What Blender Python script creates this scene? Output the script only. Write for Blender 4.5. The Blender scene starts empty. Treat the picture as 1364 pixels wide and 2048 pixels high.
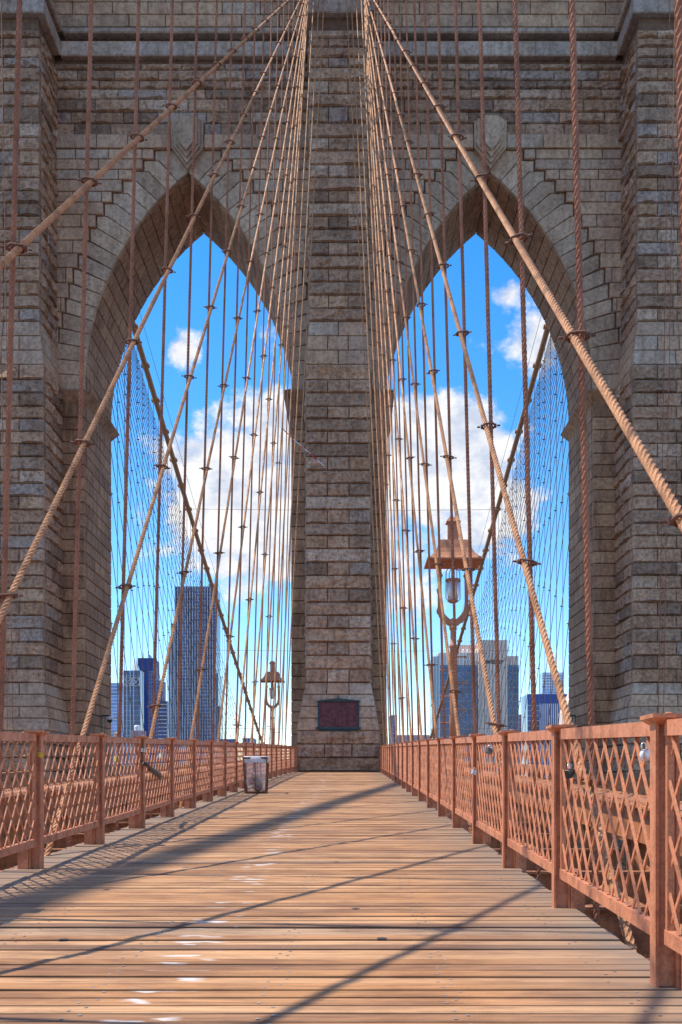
import bpy, bmesh, math, random
from mathutils import Vector, Matrix, noise, Quaternion

random.seed(7)
SC = bpy.context.scene
COL = SC.collection
R = math.radians

# ---------------------------------------------------------------- camera
F, VX, HY, CX, CZ = 2030.0, 698.0, 1580.0, 0.65, 1.1
cam_d = bpy.data.cameras.new("camera")
cam = bpy.data.objects.new("camera", cam_d); COL.objects.link(cam)
cam.location = (CX, 0, CZ); cam.rotation_euler = (R(90), 0, 0)
cam_d.sensor_fit = 'HORIZONTAL'; cam_d.sensor_width = 36.0
cam_d.lens = F / 1364 * 36.0
cam_d.shift_x = (682 - VX) / 1364
cam_d.shift_y = (HY - 1024) / 1364
cam_d.clip_start = 0.05; cam_d.clip_end = 30000
SC.camera = cam
SC.render.resolution_x, SC.render.resolution_y = 682, 1024

# ---------------------------------------------------------------- sky
SUN = Vector((-0.55, 0.08, 1.0)).normalized()
world = bpy.data.worlds.new("World"); SC.world = world; world.use_nodes = True
nt = world.node_tree; nt.nodes.clear()
def wn(t, **kw):
    n = nt.nodes.new(t)
    for k, v in kw.items(): setattr(n, k, v)
    return n
def wl(a, b): nt.links.new(a, b)
def wmath(op, a, b=None, clamp=False):
    n = wn('ShaderNodeMath', operation=op); n.use_clamp = clamp
    for i, v in enumerate((a, b)):
        if v is None: continue
        if isinstance(v, (int, float)): n.inputs[i].default_value = v
        else: wl(v, n.inputs[i])
    return n.outputs[0]
sky = wn('ShaderNodeTexSky', sky_type='NISHITA'); sky.sun_disc = False
sky.sun_elevation = math.asin(SUN.z); sky.sun_rotation = math.atan2(SUN.x, SUN.y)
sky.altitude = 40; sky.air_density = 1.0; sky.dust_density = 0.12; sky.ozone_density = 2.2
hsv = wn('ShaderNodeHueSaturation'); hsv.inputs['Saturation'].default_value = 1.40
hsv.inputs['Value'].default_value = 1.0; hsv.inputs['Hue'].default_value = 0.502
wl(sky.outputs[0], hsv.inputs['Color'])
tc = wn('ShaderNodeTexCoord')
nrm = wn('ShaderNodeVectorMath', operation='NORMALIZE'); wl(tc.outputs['Generated'], nrm.inputs[0])
D = nrm.outputs[0]
def dirv(px, py): return Vector(((px - VX) / F, 1.0, (HY - py) / F)).normalized()
mp = wn('ShaderNodeMapping'); wl(D, mp.inputs['Vector']); mp.inputs['Scale'].default_value = (1, 1, 1.35)
n1 = wn('ShaderNodeTexNoise'); wl(mp.outputs[0], n1.inputs['Vector'])
n1.inputs['Scale'].default_value = 9.0; n1.inputs['Detail'].default_value = 9; n1.inputs['Roughness'].default_value = 0.56
n2 = wn('ShaderNodeTexNoise'); wl(mp.outputs[0], n2.inputs['Vector'])
n2.inputs['Scale'].default_value = 34; n2.inputs['Detail'].default_value = 7; n2.inputs['Roughness'].default_value = 0.6
acc = None
for px, py, rad, amp in ((480, 1020, 200, .66), (570, 890, 140, .52), (690, 960, 230, .6), (890, 920, 165, .66), (970, 1010, 150, .5),
                         (840, 1120, 170, .30), (375, 705, 56, .46), (540, 690, 60, .33), (1060, 690, 100, .34), (960, 700, 70, .26), (1015, 590, 40, .28),
                         (300, 1040, 120, .28), (430, 1090, 150, .42), (600, 1210, 200, .08), (1040, 860, 60, .3), (1125, 1330, 70, .32), (250, 1130, 60, .22)):
    dn = wn('ShaderNodeVectorMath', operation='DISTANCE'); wl(D, dn.inputs[0]); dn.inputs[1].default_value = dirv(px, py)
    mr = wn('ShaderNodeMapRange', interpolation_type='SMOOTHSTEP'); wl(dn.outputs['Value'], mr.inputs['Value'])
    mr.inputs['From Min'].default_value = 0; mr.inputs['From Max'].default_value = rad / F * 1.45
    mr.inputs['To Min'].default_value = amp; mr.inputs['To Max'].default_value = 0
    acc = mr.outputs[0] if acc is None else wmath('MAXIMUM', acc, mr.outputs[0])
dens = wmath('ADD', wmath('MULTIPLY', n1.outputs[0], 0.75), wmath('MULTIPLY', n2.outputs[0], 0.50))
dens = wmath('ADD', dens, acc)
# unseen cloud added around the view to brighten and whiten light on the tower
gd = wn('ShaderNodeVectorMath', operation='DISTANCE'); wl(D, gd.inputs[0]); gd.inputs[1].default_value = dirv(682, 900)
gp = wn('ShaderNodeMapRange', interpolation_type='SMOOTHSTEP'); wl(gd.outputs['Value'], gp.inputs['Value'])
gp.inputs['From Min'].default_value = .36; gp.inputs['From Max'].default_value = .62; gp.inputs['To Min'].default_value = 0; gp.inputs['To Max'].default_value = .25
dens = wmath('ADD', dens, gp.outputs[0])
mk = wn('ShaderNodeMapRange', interpolation_type='SMOOTHSTEP'); wl(dens, mk.inputs['Value'])
mk.inputs['From Min'].default_value = 0.85; mk.inputs['From Max'].default_value = 1.02
shade = wn('ShaderNodeMapRange'); wl(wmath('SUBTRACT', n2.outputs[0], wmath('MULTIPLY', n1.outputs[0], .4)), shade.inputs['Value'])
shade.inputs['From Min'].default_value = 0.16; shade.inputs['From Max'].default_value = 0.40
ccol = wn('ShaderNodeMix', data_type='RGBA'); wl(shade.outputs[0], ccol.inputs['Factor'])
ccol.inputs[6].default_value = (2.35, 2.65, 3.25, 1); ccol.inputs[7].default_value = (3.95, 3.92, 3.95, 1)
mixc = wn('ShaderNodeMix', data_type='RGBA'); wl(mk.outputs[0], mixc.inputs['Factor'])
wl(hsv.outputs[0], mixc.inputs[6]); wl(ccol.outputs[2], mixc.inputs[7])
bg = wn('ShaderNodeBackground'); bg.inputs['Strength'].default_value = 0.15
wl(mixc.outputs[2], bg.inputs['Color'])
wo = wn('ShaderNodeOutputWorld'); wl(bg.outputs[0], wo.inputs['Surface'])

# ---------------------------------------------------------------- sun
sd = bpy.data.lights.new("sun", 'SUN'); sd.energy = 2.95; sd.angle = R(0.53); sd.color = (1.0, 0.91, 0.76)
so = bpy.data.objects.new("sun", sd); COL.objects.link(so)
so.rotation_euler = (-SUN).to_track_quat('-Z', 'Y').to_euler(); so.location = (-40, 0, 80)
SC.view_settings.view_transform = 'Standard'; SC.view_settings.look = 'None'
SC.view_settings.exposure = 0.84; SC.view_settings.gamma = 1.0
SC.view_settings.use_curve_mapping = False

# ---------------------------------------------------------------- helpers
def P(px, py, d):                       # a point d metres down the bridge
    return Vector((CX + (px - VX) / F * d, d, CZ + (HY - py) / F * d))
def zd(y):                              # height of the walkway deck
    return 0.0429 * y - 5.2e-5 * y * y
def sl(y): return math.atan(0.0429 - 1.04e-4 * y)
def tag(o, label=None, cat=None, group=None, kind=None):
    if label: o["label"] = label
    if cat: o["category"] = cat
    if group: o["group"] = group
    if kind: o["kind"] = kind
    return o
def link(o, parent=None):
    COL.objects.link(o)
    if parent is not None: o.parent = parent
    return o
def empty(name, loc=(0, 0, 0)):
    o = bpy.data.objects.new(name, None); o.location = loc; o.empty_display_size = .2
    return link(o)
def obj(name, me, mat=None, parent=None, loc=None, rot=None, scale=None):
    o = bpy.data.objects.new(name, me); link(o, parent)
    if mat and not me.materials: me.materials.append(mat)
    if loc is not None: o.location = loc
    if rot is not None: o.rotation_euler = rot
    if scale is not None: o.scale = scale
    return o
class MB:
    def __init__(s): s.v, s.f = [], []
    def add(s, vs, fs):
        b = len(s.v); s.v += [tuple(v) for v in vs]; s.f += [tuple(i + b for i in f) for f in fs]; return s
    def box(s, x0, x1, y0, y1, z0, z1):
        return s.add([(x0, y0, z0), (x1, y0, z0), (x1, y1, z0), (x0, y1, z0), (x0, y0, z1), (x1, y0, z1), (x1, y1, z1), (x0, y1, z1)],
                     [(0, 3, 2, 1), (4, 5, 6, 7), (0, 1, 5, 4), (1, 2, 6, 5), (2, 3, 7, 6), (3, 0, 4, 7)])
    def obox(s, c, ax, ay, az):         # oriented box: centre and three half axes
        c, ax, ay, az = map(Vector, (c, ax, ay, az))
        vs = [c + ax * i + ay * j + az * k for k in (-1, 1) for i, j in ((-1, -1), (1, -1), (1, 1), (-1, 1))]
        return s.add(vs, [(0, 3, 2, 1), (4, 5, 6, 7), (0, 1, 5, 4), (1, 2, 6, 5), (2, 3, 7, 6), (3, 0, 4, 7)])
    def prism(s, pts, ext):             # closed polygon extruded along ext
        n = len(pts); ext = Vector(ext); a = [Vector(p) for p in pts]
        vs = a + [p + ext for p in a]
        return s.add(vs, [tuple(range(n))[::-1], tuple(range(n, 2 * n))] + [(i, (i + 1) % n, n + (i + 1) % n, n + i) for i in range(n)])
    def tube(s, pts, r, n=8, cap=True):
        pts = [Vector(p) for p in pts]; rs = r if isinstance(r, (list, tuple)) else [r] * len(pts)
        t0 = (pts[1] - pts[0]).normalized(); up = Vector((0, 0, 1)) if abs(t0.z) < .9 else Vector((1, 0, 0))
        a = t0.cross(up).normalized(); vs = []
        for i, p in enumerate(pts):
            t = (pts[min(i + 1, len(pts) - 1)] - pts[max(i - 1, 0)]).normalized()
            a = (a - t * a.dot(t)).normalized(); b = t.cross(a)
            vs += [p + (a * math.cos(2 * math.pi * k / n) + b * math.sin(2 * math.pi * k / n)) * rs[i] for k in range(n)]
        fs = [(i * n + k, i * n + (k + 1) % n, (i + 1) * n + (k + 1) % n, (i + 1) * n + k) for i in range(len(pts) - 1) for k in range(n)]
        if cap: fs += [tuple(range(n))[::-1], tuple(range((len(pts) - 1) * n, len(pts) * n))]
        return s.add(vs, fs)
    def lathe(s, prof, c=(0, 0, 0), n=16):      # prof: (radius, z)
        c = Vector(c); vs = [c + Vector((r * math.cos(2 * math.pi * k / n), r * math.sin(2 * math.pi * k / n), z)) for r, z in prof for k in range(n)]
        fs = [(i * n + k, i * n + (k + 1) % n, (i + 1) * n + (k + 1) % n, (i + 1) * n + k) for i in range(len(prof) - 1) for k in range(n)]
        fs += [tuple(range(n))[::-1], tuple(range((len(prof) - 1) * n, len(prof) * n))]
        return s.add(vs, fs)
    def mesh(s, name, mat=None, smooth=False):
        me = bpy.data.meshes.new(name); me.from_pydata(s.v, [], s.f); me.update()
        if smooth: me.polygons.foreach_set('use_smooth', [True] * len(me.polygons))
        if mat: me.materials.append(mat)
        return me
    def build(s, name, mat, parent=None, smooth=False, loc=None, rot=None):
        return obj(name, s.mesh(name, mat, smooth), None, parent, loc, rot)

# ---------------------------------------------------------------- materials
def material(name):
    m = bpy.data.materials.new(name); m.use_nodes = True; t = m.node_tree
    return m, t, t.nodes['Principled BSDF']
def N(t, typ, **kw):
    n = t.nodes.new(typ)
    for k, v in kw.items():
        if k in ('Scale', 'Detail', 'Roughness', 'Distortion', 'Strength', 'Distance', 'W'): n.inputs[k].default_value = v
        else: setattr(n, k, v)
    return n
def ramp(t, fac, stops, interp='LINEAR'):
    r = t.nodes.new('ShaderNodeValToRGB'); e = r.color_ramp.elements; r.color_ramp.interpolation = interp
    while len(e) < len(stops): e.new(0.5)
    for i, (p, c) in enumerate(stops):
        e[i].position = p; e[i].color = (*c, 1) if len(c) == 3 else c
    t.links.new(fac, r.inputs[0]); return r.outputs[0]
def mixc_(t, a, b, fac, mode='MIX'):
    n = t.nodes.new('ShaderNodeMix'); n.data_type = 'RGBA'; n.blend_type = mode
    for i, v in ((6, a), (7, b)):
        if isinstance(v, tuple): n.inputs[i].default_value = (*v, 1)
        else: t.links.new(v, n.inputs[i])
    if isinstance(fac, (int, float)): n.inputs[0].default_value = fac
    else: t.links.new(fac, n.inputs[0])
    return n.outputs[2]
def pos(t, scale=(1, 1, 1)):
    g = t.nodes.new('ShaderNodeNewGeometry'); m = t.nodes.new('ShaderNodeMapping'); m.inputs['Scale'].default_value = scale
    t.links.new(g.outputs['Position'], m.inputs[0]); return m.outputs[0]
def tnoise(t, vec, sc, det=5, rough=.6):
    n = t.nodes.new('ShaderNodeTexNoise'); n.inputs['Scale'].default_value = sc; n.inputs['Detail'].default_value = det
    n.inputs['Roughness'].default_value = rough; t.links.new(vec, n.inputs['Vector']); return n.outputs[0]
def bump(t, b, h, strength, dist):
    n = t.nodes.new('ShaderNodeBump'); n.inputs['Strength'].default_value = strength; n.inputs['Distance'].default_value = dist
    t.links.new(h, n.inputs['Height']); t.links.new(n.outputs[0], b.inputs['Normal'])
def gray(a): return (a, a, a)

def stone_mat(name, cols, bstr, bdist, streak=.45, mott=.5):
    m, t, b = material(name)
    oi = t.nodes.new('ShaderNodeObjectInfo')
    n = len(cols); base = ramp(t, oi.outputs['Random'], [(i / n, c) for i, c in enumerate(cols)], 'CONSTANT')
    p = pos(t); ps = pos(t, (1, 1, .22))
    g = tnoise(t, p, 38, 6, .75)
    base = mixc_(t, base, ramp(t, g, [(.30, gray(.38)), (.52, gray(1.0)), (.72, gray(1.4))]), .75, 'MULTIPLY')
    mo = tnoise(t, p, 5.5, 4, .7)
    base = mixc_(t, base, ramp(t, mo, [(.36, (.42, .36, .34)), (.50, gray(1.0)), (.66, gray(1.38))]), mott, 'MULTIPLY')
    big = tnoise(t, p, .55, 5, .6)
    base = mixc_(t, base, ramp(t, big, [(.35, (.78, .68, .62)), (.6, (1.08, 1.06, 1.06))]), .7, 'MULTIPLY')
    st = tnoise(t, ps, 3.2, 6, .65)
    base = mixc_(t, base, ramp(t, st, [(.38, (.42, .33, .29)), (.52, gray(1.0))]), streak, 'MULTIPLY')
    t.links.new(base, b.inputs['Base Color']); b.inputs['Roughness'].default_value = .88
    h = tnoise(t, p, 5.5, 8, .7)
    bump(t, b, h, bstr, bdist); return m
rock_m = stone_mat('rock_faced_granite', [(0.445, 0.269, 0.176), (0.775, 0.521, 0.369), (0.408, 0.247, 0.164), (0.695, 0.411, 0.261), (0.594, 0.347, 0.220), (0.733, 0.441, 0.281), (0.555, 0.347, 0.232), (0.634, 0.364, 0.213), (0.703, 0.424, 0.281), (0.574, 0.406, 0.322), (0.624, 0.371, 0.241), (0.744, 0.449, 0.281), (0.665, 0.397, 0.261), (0.534, 0.322, 0.206)], 1.0, .16, .45, .7)
ash_m = stone_mat('dressed_granite', [(0.626, 0.388, 0.256), (0.553, 0.358, 0.246), (0.662, 0.418, 0.271), (0.590, 0.428, 0.316), (0.675, 0.428, 0.271)], .5, .03, .35)
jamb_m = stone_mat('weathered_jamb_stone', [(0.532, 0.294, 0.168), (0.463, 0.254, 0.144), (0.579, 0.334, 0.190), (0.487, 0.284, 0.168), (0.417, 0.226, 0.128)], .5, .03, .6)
band_m = stone_mat('pale_band_stone', [(0.551, 0.416, 0.334), (0.496, 0.376, 0.306), (0.595, 0.446, 0.351)], .4, .02, .4)
mortar_m = stone_mat('rusty_mortar', [(.22, .12, .075)], .4, .02, .3)
vous_m = stone_mat('arch_ring_stone', [(0.645, 0.436, 0.294), (0.562, 0.386, 0.267), (0.686, 0.475, 0.327), (0.593, 0.416, 0.294), (0.520, 0.351, 0.239)], .5, .03, .35)

def paint_mat(name, col, dirt, rough=.5, rust=.35, sc=6):
    m, t, b = material(name); p = pos(t)
    a = tnoise(t, p, sc, 8, .7); c = tnoise(t, p, 70, 3, .6); st = tnoise(t, pos(t, (14, 14, 1.2)), 1.0, 6, .7)
    col2 = mixc_(t, col, dirt, ramp(t, a, [(.46, gray(0)), (.62, gray(min(1, rust * 1.6)))]))
    col2 = mixc_(t, col2, ramp(t, st, [(.34, (.52, .46, .42)), (.50, gray(1.0)), (.7, gray(1.10))]), .5, 'MULTIPLY')
    col2 = mixc_(t, col2, ramp(t, c, [(.3, gray(.72)), (.7, gray(1.18))]), .7, 'MULTIPLY')
    t.links.new(col2, b.inputs['Base Color'])
    t.links.new(ramp(t, a, [(.4, gray(rough)), (.65, gray(min(1, rough + .3)))]), b.inputs['Roughness'])
    bump(t, b, tnoise(t, p, 45, 5, .7), .5, .006); return m
rail_m = paint_mat('railing_paint', (.66, .255, .125), (.30, .10, .05), .5, .38, 7)
steel_m = paint_mat('truss_paint', (.52, .20, .075), (.20, .08, .045), .55, .5)
lamp_m = paint_mat('lamp_paint', (.52, .215, .11), (.36, .14, .08), .5, .2)
rope_m = paint_mat('rope_paint', (.60, .275, .115), (.24, .11, .065), .55, .4, 3)
susp_m = paint_mat('suspender_paint', (.42, .155, .075), (.20, .08, .05), .58, .4, 3)
clamp_m = paint_mat('clamp_rust', (.20, .085, .05), (.10, .05, .035), .6, .5, 30)
cable_m = paint_mat('main_cable_paint', (.60, .27, .12), (.28, .13, .075), .55, .4)
far_m = paint_mat('far_rope_paint', (.26, .13, .085), (.18, .085, .06), .6, .3)

def wood_mat():
    m, t, b = material('weathered_plank')
    oi = t.nodes.new('ShaderNodeObjectInfo')
    base = ramp(t, oi.outputs['Random'], [(0, (0.439, 0.210, 0.085)), (.14, (0.551, 0.293, 0.138)), (.28, (0.357, 0.175, 0.081)), (.42, (0.581, 0.322, 0.157)), (.56, (0.469, 0.230, 0.100)),
                                          (.70, (0.255, 0.132, 0.071)), (.78, (0.530, 0.273, 0.123)), (.92, (0.428, 0.264, 0.152))], 'CONSTANT')
    ad = t.nodes.new('ShaderNodeVectorMath'); ad.operation = 'ADD'
    cmb = t.nodes.new('ShaderNodeCombineXYZ'); mu = t.nodes.new('ShaderNodeMath'); mu.operation = 'MULTIPLY'; mu.inputs[1].default_value = 37
    t.links.new(oi.outputs['Random'], mu.inputs[0]); t.links.new(mu.outputs[0], cmb.inputs[0]); t.links.new(mu.outputs[0], cmb.inputs[2])
    t.links.new(pos(t, (1.6, 42, 42)), ad.inputs[0]); t.links.new(cmb.outputs[0], ad.inputs[1])
    gr = tnoise(t, ad.outputs[0], 1.0, 7, .65)
    base = mixc_(t, base, ramp(t, gr, [(.30, gray(.35)), (.47, gray(.92)), (.72, gray(1.45))]), .9, 'MULTIPLY')
    blot = tnoise(t, pos(t, (1, 2.2, 1)), 1.3, 6, .65)
    base = mixc_(t, base, ramp(t, blot, [(.38, (.50, .45, .45)), (.56, gray(1.0)), (.75, (1.18, 1.14, 1.08))]), .75, 'MULTIPLY')
    # grey wear near the two plank ends, where nobody walks
    sx = t.nodes.new('ShaderNodeSeparateXYZ'); t.links.new(pos(t), sx.inputs[0])
    ab = t.nodes.new('ShaderNodeMath'); ab.operation = 'ABSOLUTE'; t.links.new(sx.outputs[0], ab.inputs[0])
    edge = ramp(t, ab.outputs[0], [(0, gray(0)), (1, gray(1))])
    er = t.nodes.new('ShaderNodeMapRange'); t.links.new(ab.outputs[0], er.inputs[0]); er.inputs[1].default_value = 1.2; er.inputs[2].default_value = 2.3
    er.inputs[4].default_value = .75
    base = mixc_(t, base, (.235, .175, .13), er.outputs[0])
    # remains of a painted line
    d1 = t.nodes.new('ShaderNodeMath'); d1.operation = 'SUBTRACT'; t.links.new(sx.outputs[0], d1.inputs[0]); d1.inputs[1].default_value = -.19
    d2 = t.nodes.new('ShaderNodeMath'); d2.operation = 'ABSOLUTE'; t.links.new(d1.outputs[0], d2.inputs[0])
    dr = t.nodes.new('ShaderNodeMapRange'); t.links.new(d2.outputs[0], dr.inputs[0]); dr.inputs[1].default_value = .10; dr.inputs[2].default_value = .17; dr.inputs[3].default_value = 1; dr.inputs[4].default_value = 0
    cw_ = t.nodes.new('ShaderNodeCombineXYZ'); m7 = t.nodes.new('ShaderNodeMath'); m7.operation = 'MULTIPLY'; m7.inputs[1].default_value = 3.2
    t.links.new(sx.outputs[0], m7.inputs[0]); t.links.new(m7.outputs[0], cw_.inputs[0]); t.links.new(mu.outputs[0], cw_.inputs[1])
    m8 = t.nodes.new('ShaderNodeMath'); m8.operation = 'MULTIPLY'; m8.inputs[1].default_value = 11.0; t.links.new(sx.outputs[1], m8.inputs[0]); t.links.new(m8.outputs[0], cw_.inputs[2])
    wv = tnoise(t, cw_.outputs[0], 1.0, 2.5, .5)
    wr = ramp(t, wv, [(.615, gray(0)), (.66, gray(.72))])
    mm = t.nodes.new('ShaderNodeMath'); mm.operation = 'MULTIPLY'; t.links.new(dr.outputs[0], mm.inputs[0]); t.links.new(wr, mm.inputs[1])
    base = mixc_(t, base, (.72, .69, .66), mm.outputs[0])
    # dark chewing-gum spots
    vo = t.nodes.new('ShaderNodeTexVoronoi'); vo.inputs['Scale'].default_value = 1.6; t.links.new(pos(t, (1, 1, .01)), vo.inputs['Vector'])
    sp = ramp(t, vo.outputs['Distance'], [(.045, gray(1)), (.055, gray(0))])
    base = mixc_(t, base, (.05, .04, .04), sp)
    t.links.new(base, b.inputs['Base Color']); b.inputs['Roughness'].default_value = .72
    bump(t, b, gr, .35, .006); return m
wood_m = wood_mat()
def flat(name, col, rough=.6, metal=0.0, var=.25, sc=8):
    m, t, b = material(name)
    c = mixc_(t, col, ramp(t, tnoise(t, pos(t), sc, 4), [(.3, gray(1 - var)), (.7, gray(1 + var))]), 1.0, 'MULTIPLY')
    t.links.new(c, b.inputs['Base Color']); b.inputs['Roughness'].default_value = rough; b.inputs['Metallic'].default_value = metal; return m

# ================================================================= STRUCTURE
# water and ground far below
wm, t, b = material('river_water')
t.links.new(ramp(t, tnoise(t, pos(t), .02, 5), [(.3, (.03, .06, .08)), (.7, (.05, .09, .11))]), b.inputs['Base Color']); b.inputs['Roughness'].default_value = .12
bump(t, b, tnoise(t, pos(t), .35, 6), .6, .4)
tag(MB().box(-9000, 9000, -3000, 620, -46, -45).build('river', wm), kind='structure')
gm = flat('city_ground', (.16, .15, .14), .9, 0, .3, .05)
tag(MB().box(-9000, 9000, 620, 12000, -46, -41).build('city_ground', gm), kind='structure')

# ---------------------------------------------------------------- roadways and trusses under the walk
asph = flat('roadway_asphalt', (.06, .06, .065), .85, 0, .3, 1.5)
def zr(y): return zd(y) - 5.2
for s in (-1, 1):
    m = MB()
    ys = [-15 + 15 * i for i in range(22)]
    xs = (4.7, 13.9) if s > 0 else (-13.9, -4.7)
    for a, c in zip(ys[:-1], ys[1:]):
        m.add([(xs[0], a, zr(a)), (xs[1], a, zr(a)), (xs[1], c, zr(c)), (xs[0], c, zr(c)), (xs[0], a, zr(a) - .3), (xs[1], a, zr(a) - .3), (xs[1], c, zr(c) - .3), (xs[0], c, zr(c) - .3)],
              [(0, 1, 2, 3), (4, 7, 6, 5), (0, 3, 7, 4), (1, 5, 6, 2)])
    tag(m.build('roadway', asph), kind='structure')

def bar(m, p, q, hw, hh):
    p, q = Vector(p), Vector(q); ax = (q - p) / 2; t_ = ax.normalized()
    sx = Vector((1, 0, 0)) if abs(t_.x) < .9 else Vector((0, 1, 0))
    up = t_.cross(sx).normalized(); sx = up.cross(t_).normalized()
    m.obox((p + q) / 2, ax, sx * hw, up * hh)
def dome(m, c, r):
    c = Vector(c); n = 6
    vs = [c + Vector((r * math.cos(k * math.pi / 3), r * math.sin(k * math.pi / 3), 0)) for k in range(n)]
    vs += [c + Vector((.6 * r * math.cos(k * math.pi / 3), .6 * r * math.sin(k * math.pi / 3), .6 * r)) for k in range(n)] + [c + Vector((0, 0, .78 * r))]
    m.add(vs, [(k, (k + 1) % n, n + (k + 1) % n, n + k) for k in range(n)] + [(n + k, n + (k + 1) % n, 2 * n) for k in range(n)])

side_name = {-1: 'litter bin', 1: 'tall street lamp'}
for s in (-1, 1):
    X = 4.2 * s
    tr = empty('stiffening_truss', (X, 0, zd(0) - 2.2))
    tag(tr, 'riveted tan steel truss below walkway behind the railing on the %s side' % ('litter bin' if s < 0 else 'larger street lamp'), 'truss', 'stiffening trusses along the walkway')
    def tb(m, nm, mat=steel_m, kind=None):
        o = m.build(nm, mat); o.parent = tr; o.matrix_parent_inverse = Matrix.Translation(tr.location).inverted()
        if kind: o['kind'] = kind
        return o
    m = MB(); riv = MB()
    yy = -8.0
    while yy < 49:
        a, c = yy, yy + 4.58
        zt, zu = zd(a) + .42, zd(c) + .42
        m.add([(X - .26, a, zt - .40), (X + .26, a, zt - .40), (X + .26, a, zt), (X - .26, a, zt), (X - .26, c, zu - .40), (X + .26, c, zu - .40), (X + .26, c, zu), (X - .26, c, zu)],
              [(0, 1, 2, 3), (4, 7, 6, 5), (0, 4, 5, 1), (1, 5, 6, 2), (2, 6, 7, 3), (3, 7, 4, 0)])
        m.add([(X - .36, a, zt + .004), (X + .36, a, zt + .004), (X + .36, a, zt + .03), (X - .36, a, zt + .03), (X - .36, c - .06, zu + .004), (X + .36, c - .06, zu + .004), (X + .36, c - .06, zu + .03), (X - .36, c - .06, zu + .03)],
              [(0, 1, 2, 3), (4, 7, 6, 5), (0, 4, 5, 1), (1, 5, 6, 2), (2, 6, 7, 3), (3, 7, 4, 0)])
        if 0 < yy < 34:
            k = 0.0
            while k < 4.5:
                for dx in (-.30, -.20, .20, .30): dome(riv, (X + dx, a + k, zt + .03 + (zu - zt) * k / 4.58), .032)
                k += .13
        yy += 4.58
    tb(m, 'top_chord'); tb(riv, 'rivet_rows', kind='stuff')
    m = MB(); bar(m, (X, -8, zd(-8) - 2.75), (X, 49, zd(49) - 2.75), .2, .16); bar(m, (X, -8, zd(-8) - 1.25), (X, 49, zd(49) - 1.25), .12, .06)
    tb(m, 'bottom_chord')
    vm = MB().box(-.13, .13, -.07, .07, -2.6, .0).box(-.2, .2, -.09, -.07, -2.6, 0).mesh('truss_post', steel_m)
    k = 0
    while -6 + 2.29 * k < 48.5:
        y = -6 + 2.29 * k; obj('truss_post', vm, None, tr, (0, y, zd(y) + 2.2 + zd(0) - zd(0)))
        k += 1
    for k in range(12):
        y = -6 + 4.58 * k; m = MB()
        bar(m, (X - .1 * s, y, zd(y) - 2.6), (X - .1 * s, y + 4.58, zd(y + 4.58)), .05, .07)
        bar(m, (X + .1 * s, y, zd(y)), (X + .1 * s, y + 4.58, zd(y + 4.58) - 2.6), .05, .05)
        tb(m, 'truss_diagonal')
    # service pipe with a swan-neck clamp beside the chord
    pm = MB().tube([(3.25 * s, -6, zd(-6) - .35), (3.25 * s, 49, zd(49) - .35)], .085, 10).build('service_pipe', steel_m, smooth=True)
    tag(pm, 'long tan service pipe under the walkway edge on the %s side' % ('litter bin' if s < 0 else 'larger street lamp'), 'pipe', 'service pipes')
    # outer trusses and overhead struts above the roadways
    m = MB()
    for y0, y1 in ((-8, 49), (60, 300)):
        n = 1 if y1 < 60 else 8
        for i in range(n):
            a, c = y0 + (y1 - y0) * i / n, y0 + (y1 - y0) * (i + 1) / n
            bar(m, (14.6 * s, a, zd(a) - .2), (14.6 * s, c, zd(c) - .2), .2, .25)
            bar(m, (14.6 * s, a, zd(a) - 2.6), (14.6 * s, c, zd(c) - 2.6), .15, .15)
    y = -8
    while y < 300:
        if not 48 < y < 61: bar(m, (14.6 * s, y, zd(y) - 5), (14.6 * s, y, zd(y)), .12, .1)
        y += 4.58
    tag(m.build('outer_truss', steel_m), 'tan outer roadway truss on the %s side' % ('litter bin' if s < 0 else 'larger street lamp'), 'truss', 'outer roadway trusses')
    m = MB()
    for i in range(12):
        y = -5 + 4.58 * i; bar(m, (4.4 * s, y, zd(y) - .35), (14.4 * s, y, zd(y) - .35), .08, .14)
    for xx in (6.2, 8.0, 10.2, 12.4): bar(m, (xx * s, -8, zd(-8) - .62), (xx * s, 49, zd(49) - .62), .07, .1)
    tag(m.build('overhead_strut_frame', steel_m), 'tan steel struts spanning over the roadway on the %s side' % ('litter bin' if s < 0 else 'larger street lamp'), 'struts', 'roadway struts')
    # inner span beyond the tower
    m = MB()
    for i in range(8):
        a, c = 60 + 30 * i, 90 + 30 * i
        bar(m, (4.2 * s, a, zd(a) + .2), (4.2 * s, c, zd(c) + .2), .25, .25); bar(m, (4.2 * s, a, zd(a) - 2.6), (4.2 * s, c, zd(c) - 2.6), .2, .2)
    y = 60
    while y < 300: bar(m, (4.2 * s, y, zd(y) - 5), (4.2 * s, y, zd(y)), .12, .1); y += 4.58
    tag(m.build('main_span_truss', steel_m), 'distant tan truss of the main span on the %s side' % ('litter bin' if s < 0 else 'larger street lamp'), 'truss', 'main span trusses')

# floor beams under the planks
beam = MB().box(-4.0, 4.0, -.09, .09, -.58, -.55).box(-4.0, 4.0, -.012, .012, -.55, -.2).box(-4.0, 4.0, -.09, .09, -.2, -.175)
bme = beam.mesh('floor_beam', steel_m)
k = 0
while -5.6 + 2.29 * k < 49:
    y = -5.6 + 2.29 * k
    tag(obj('floor_beam', bme, None, None, (0, y, zd(y))), 'tan steel floor beam crossing under the walkway planks', 'beam', 'floor beams under the planks'); k += 1
jm = flat('joist_timber', (.10, .065, .045), .85)
for x in (-2.05, -1.26, -.49, .31, 1.10, 1.9):
    m = MB(); bar(m, (x, -6, zd(-6) - .115), (x, 21, zd(21) - .115), .05, .055); bar(m, (x, 21, zd(21) - .115), (x, 49.4, zd(49.4) - .115), .05, .055)
    tag(m.build('joist', jm), 'dark timber joist running lengthwise under the planks', 'joist', 'joists under the planks')

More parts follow.
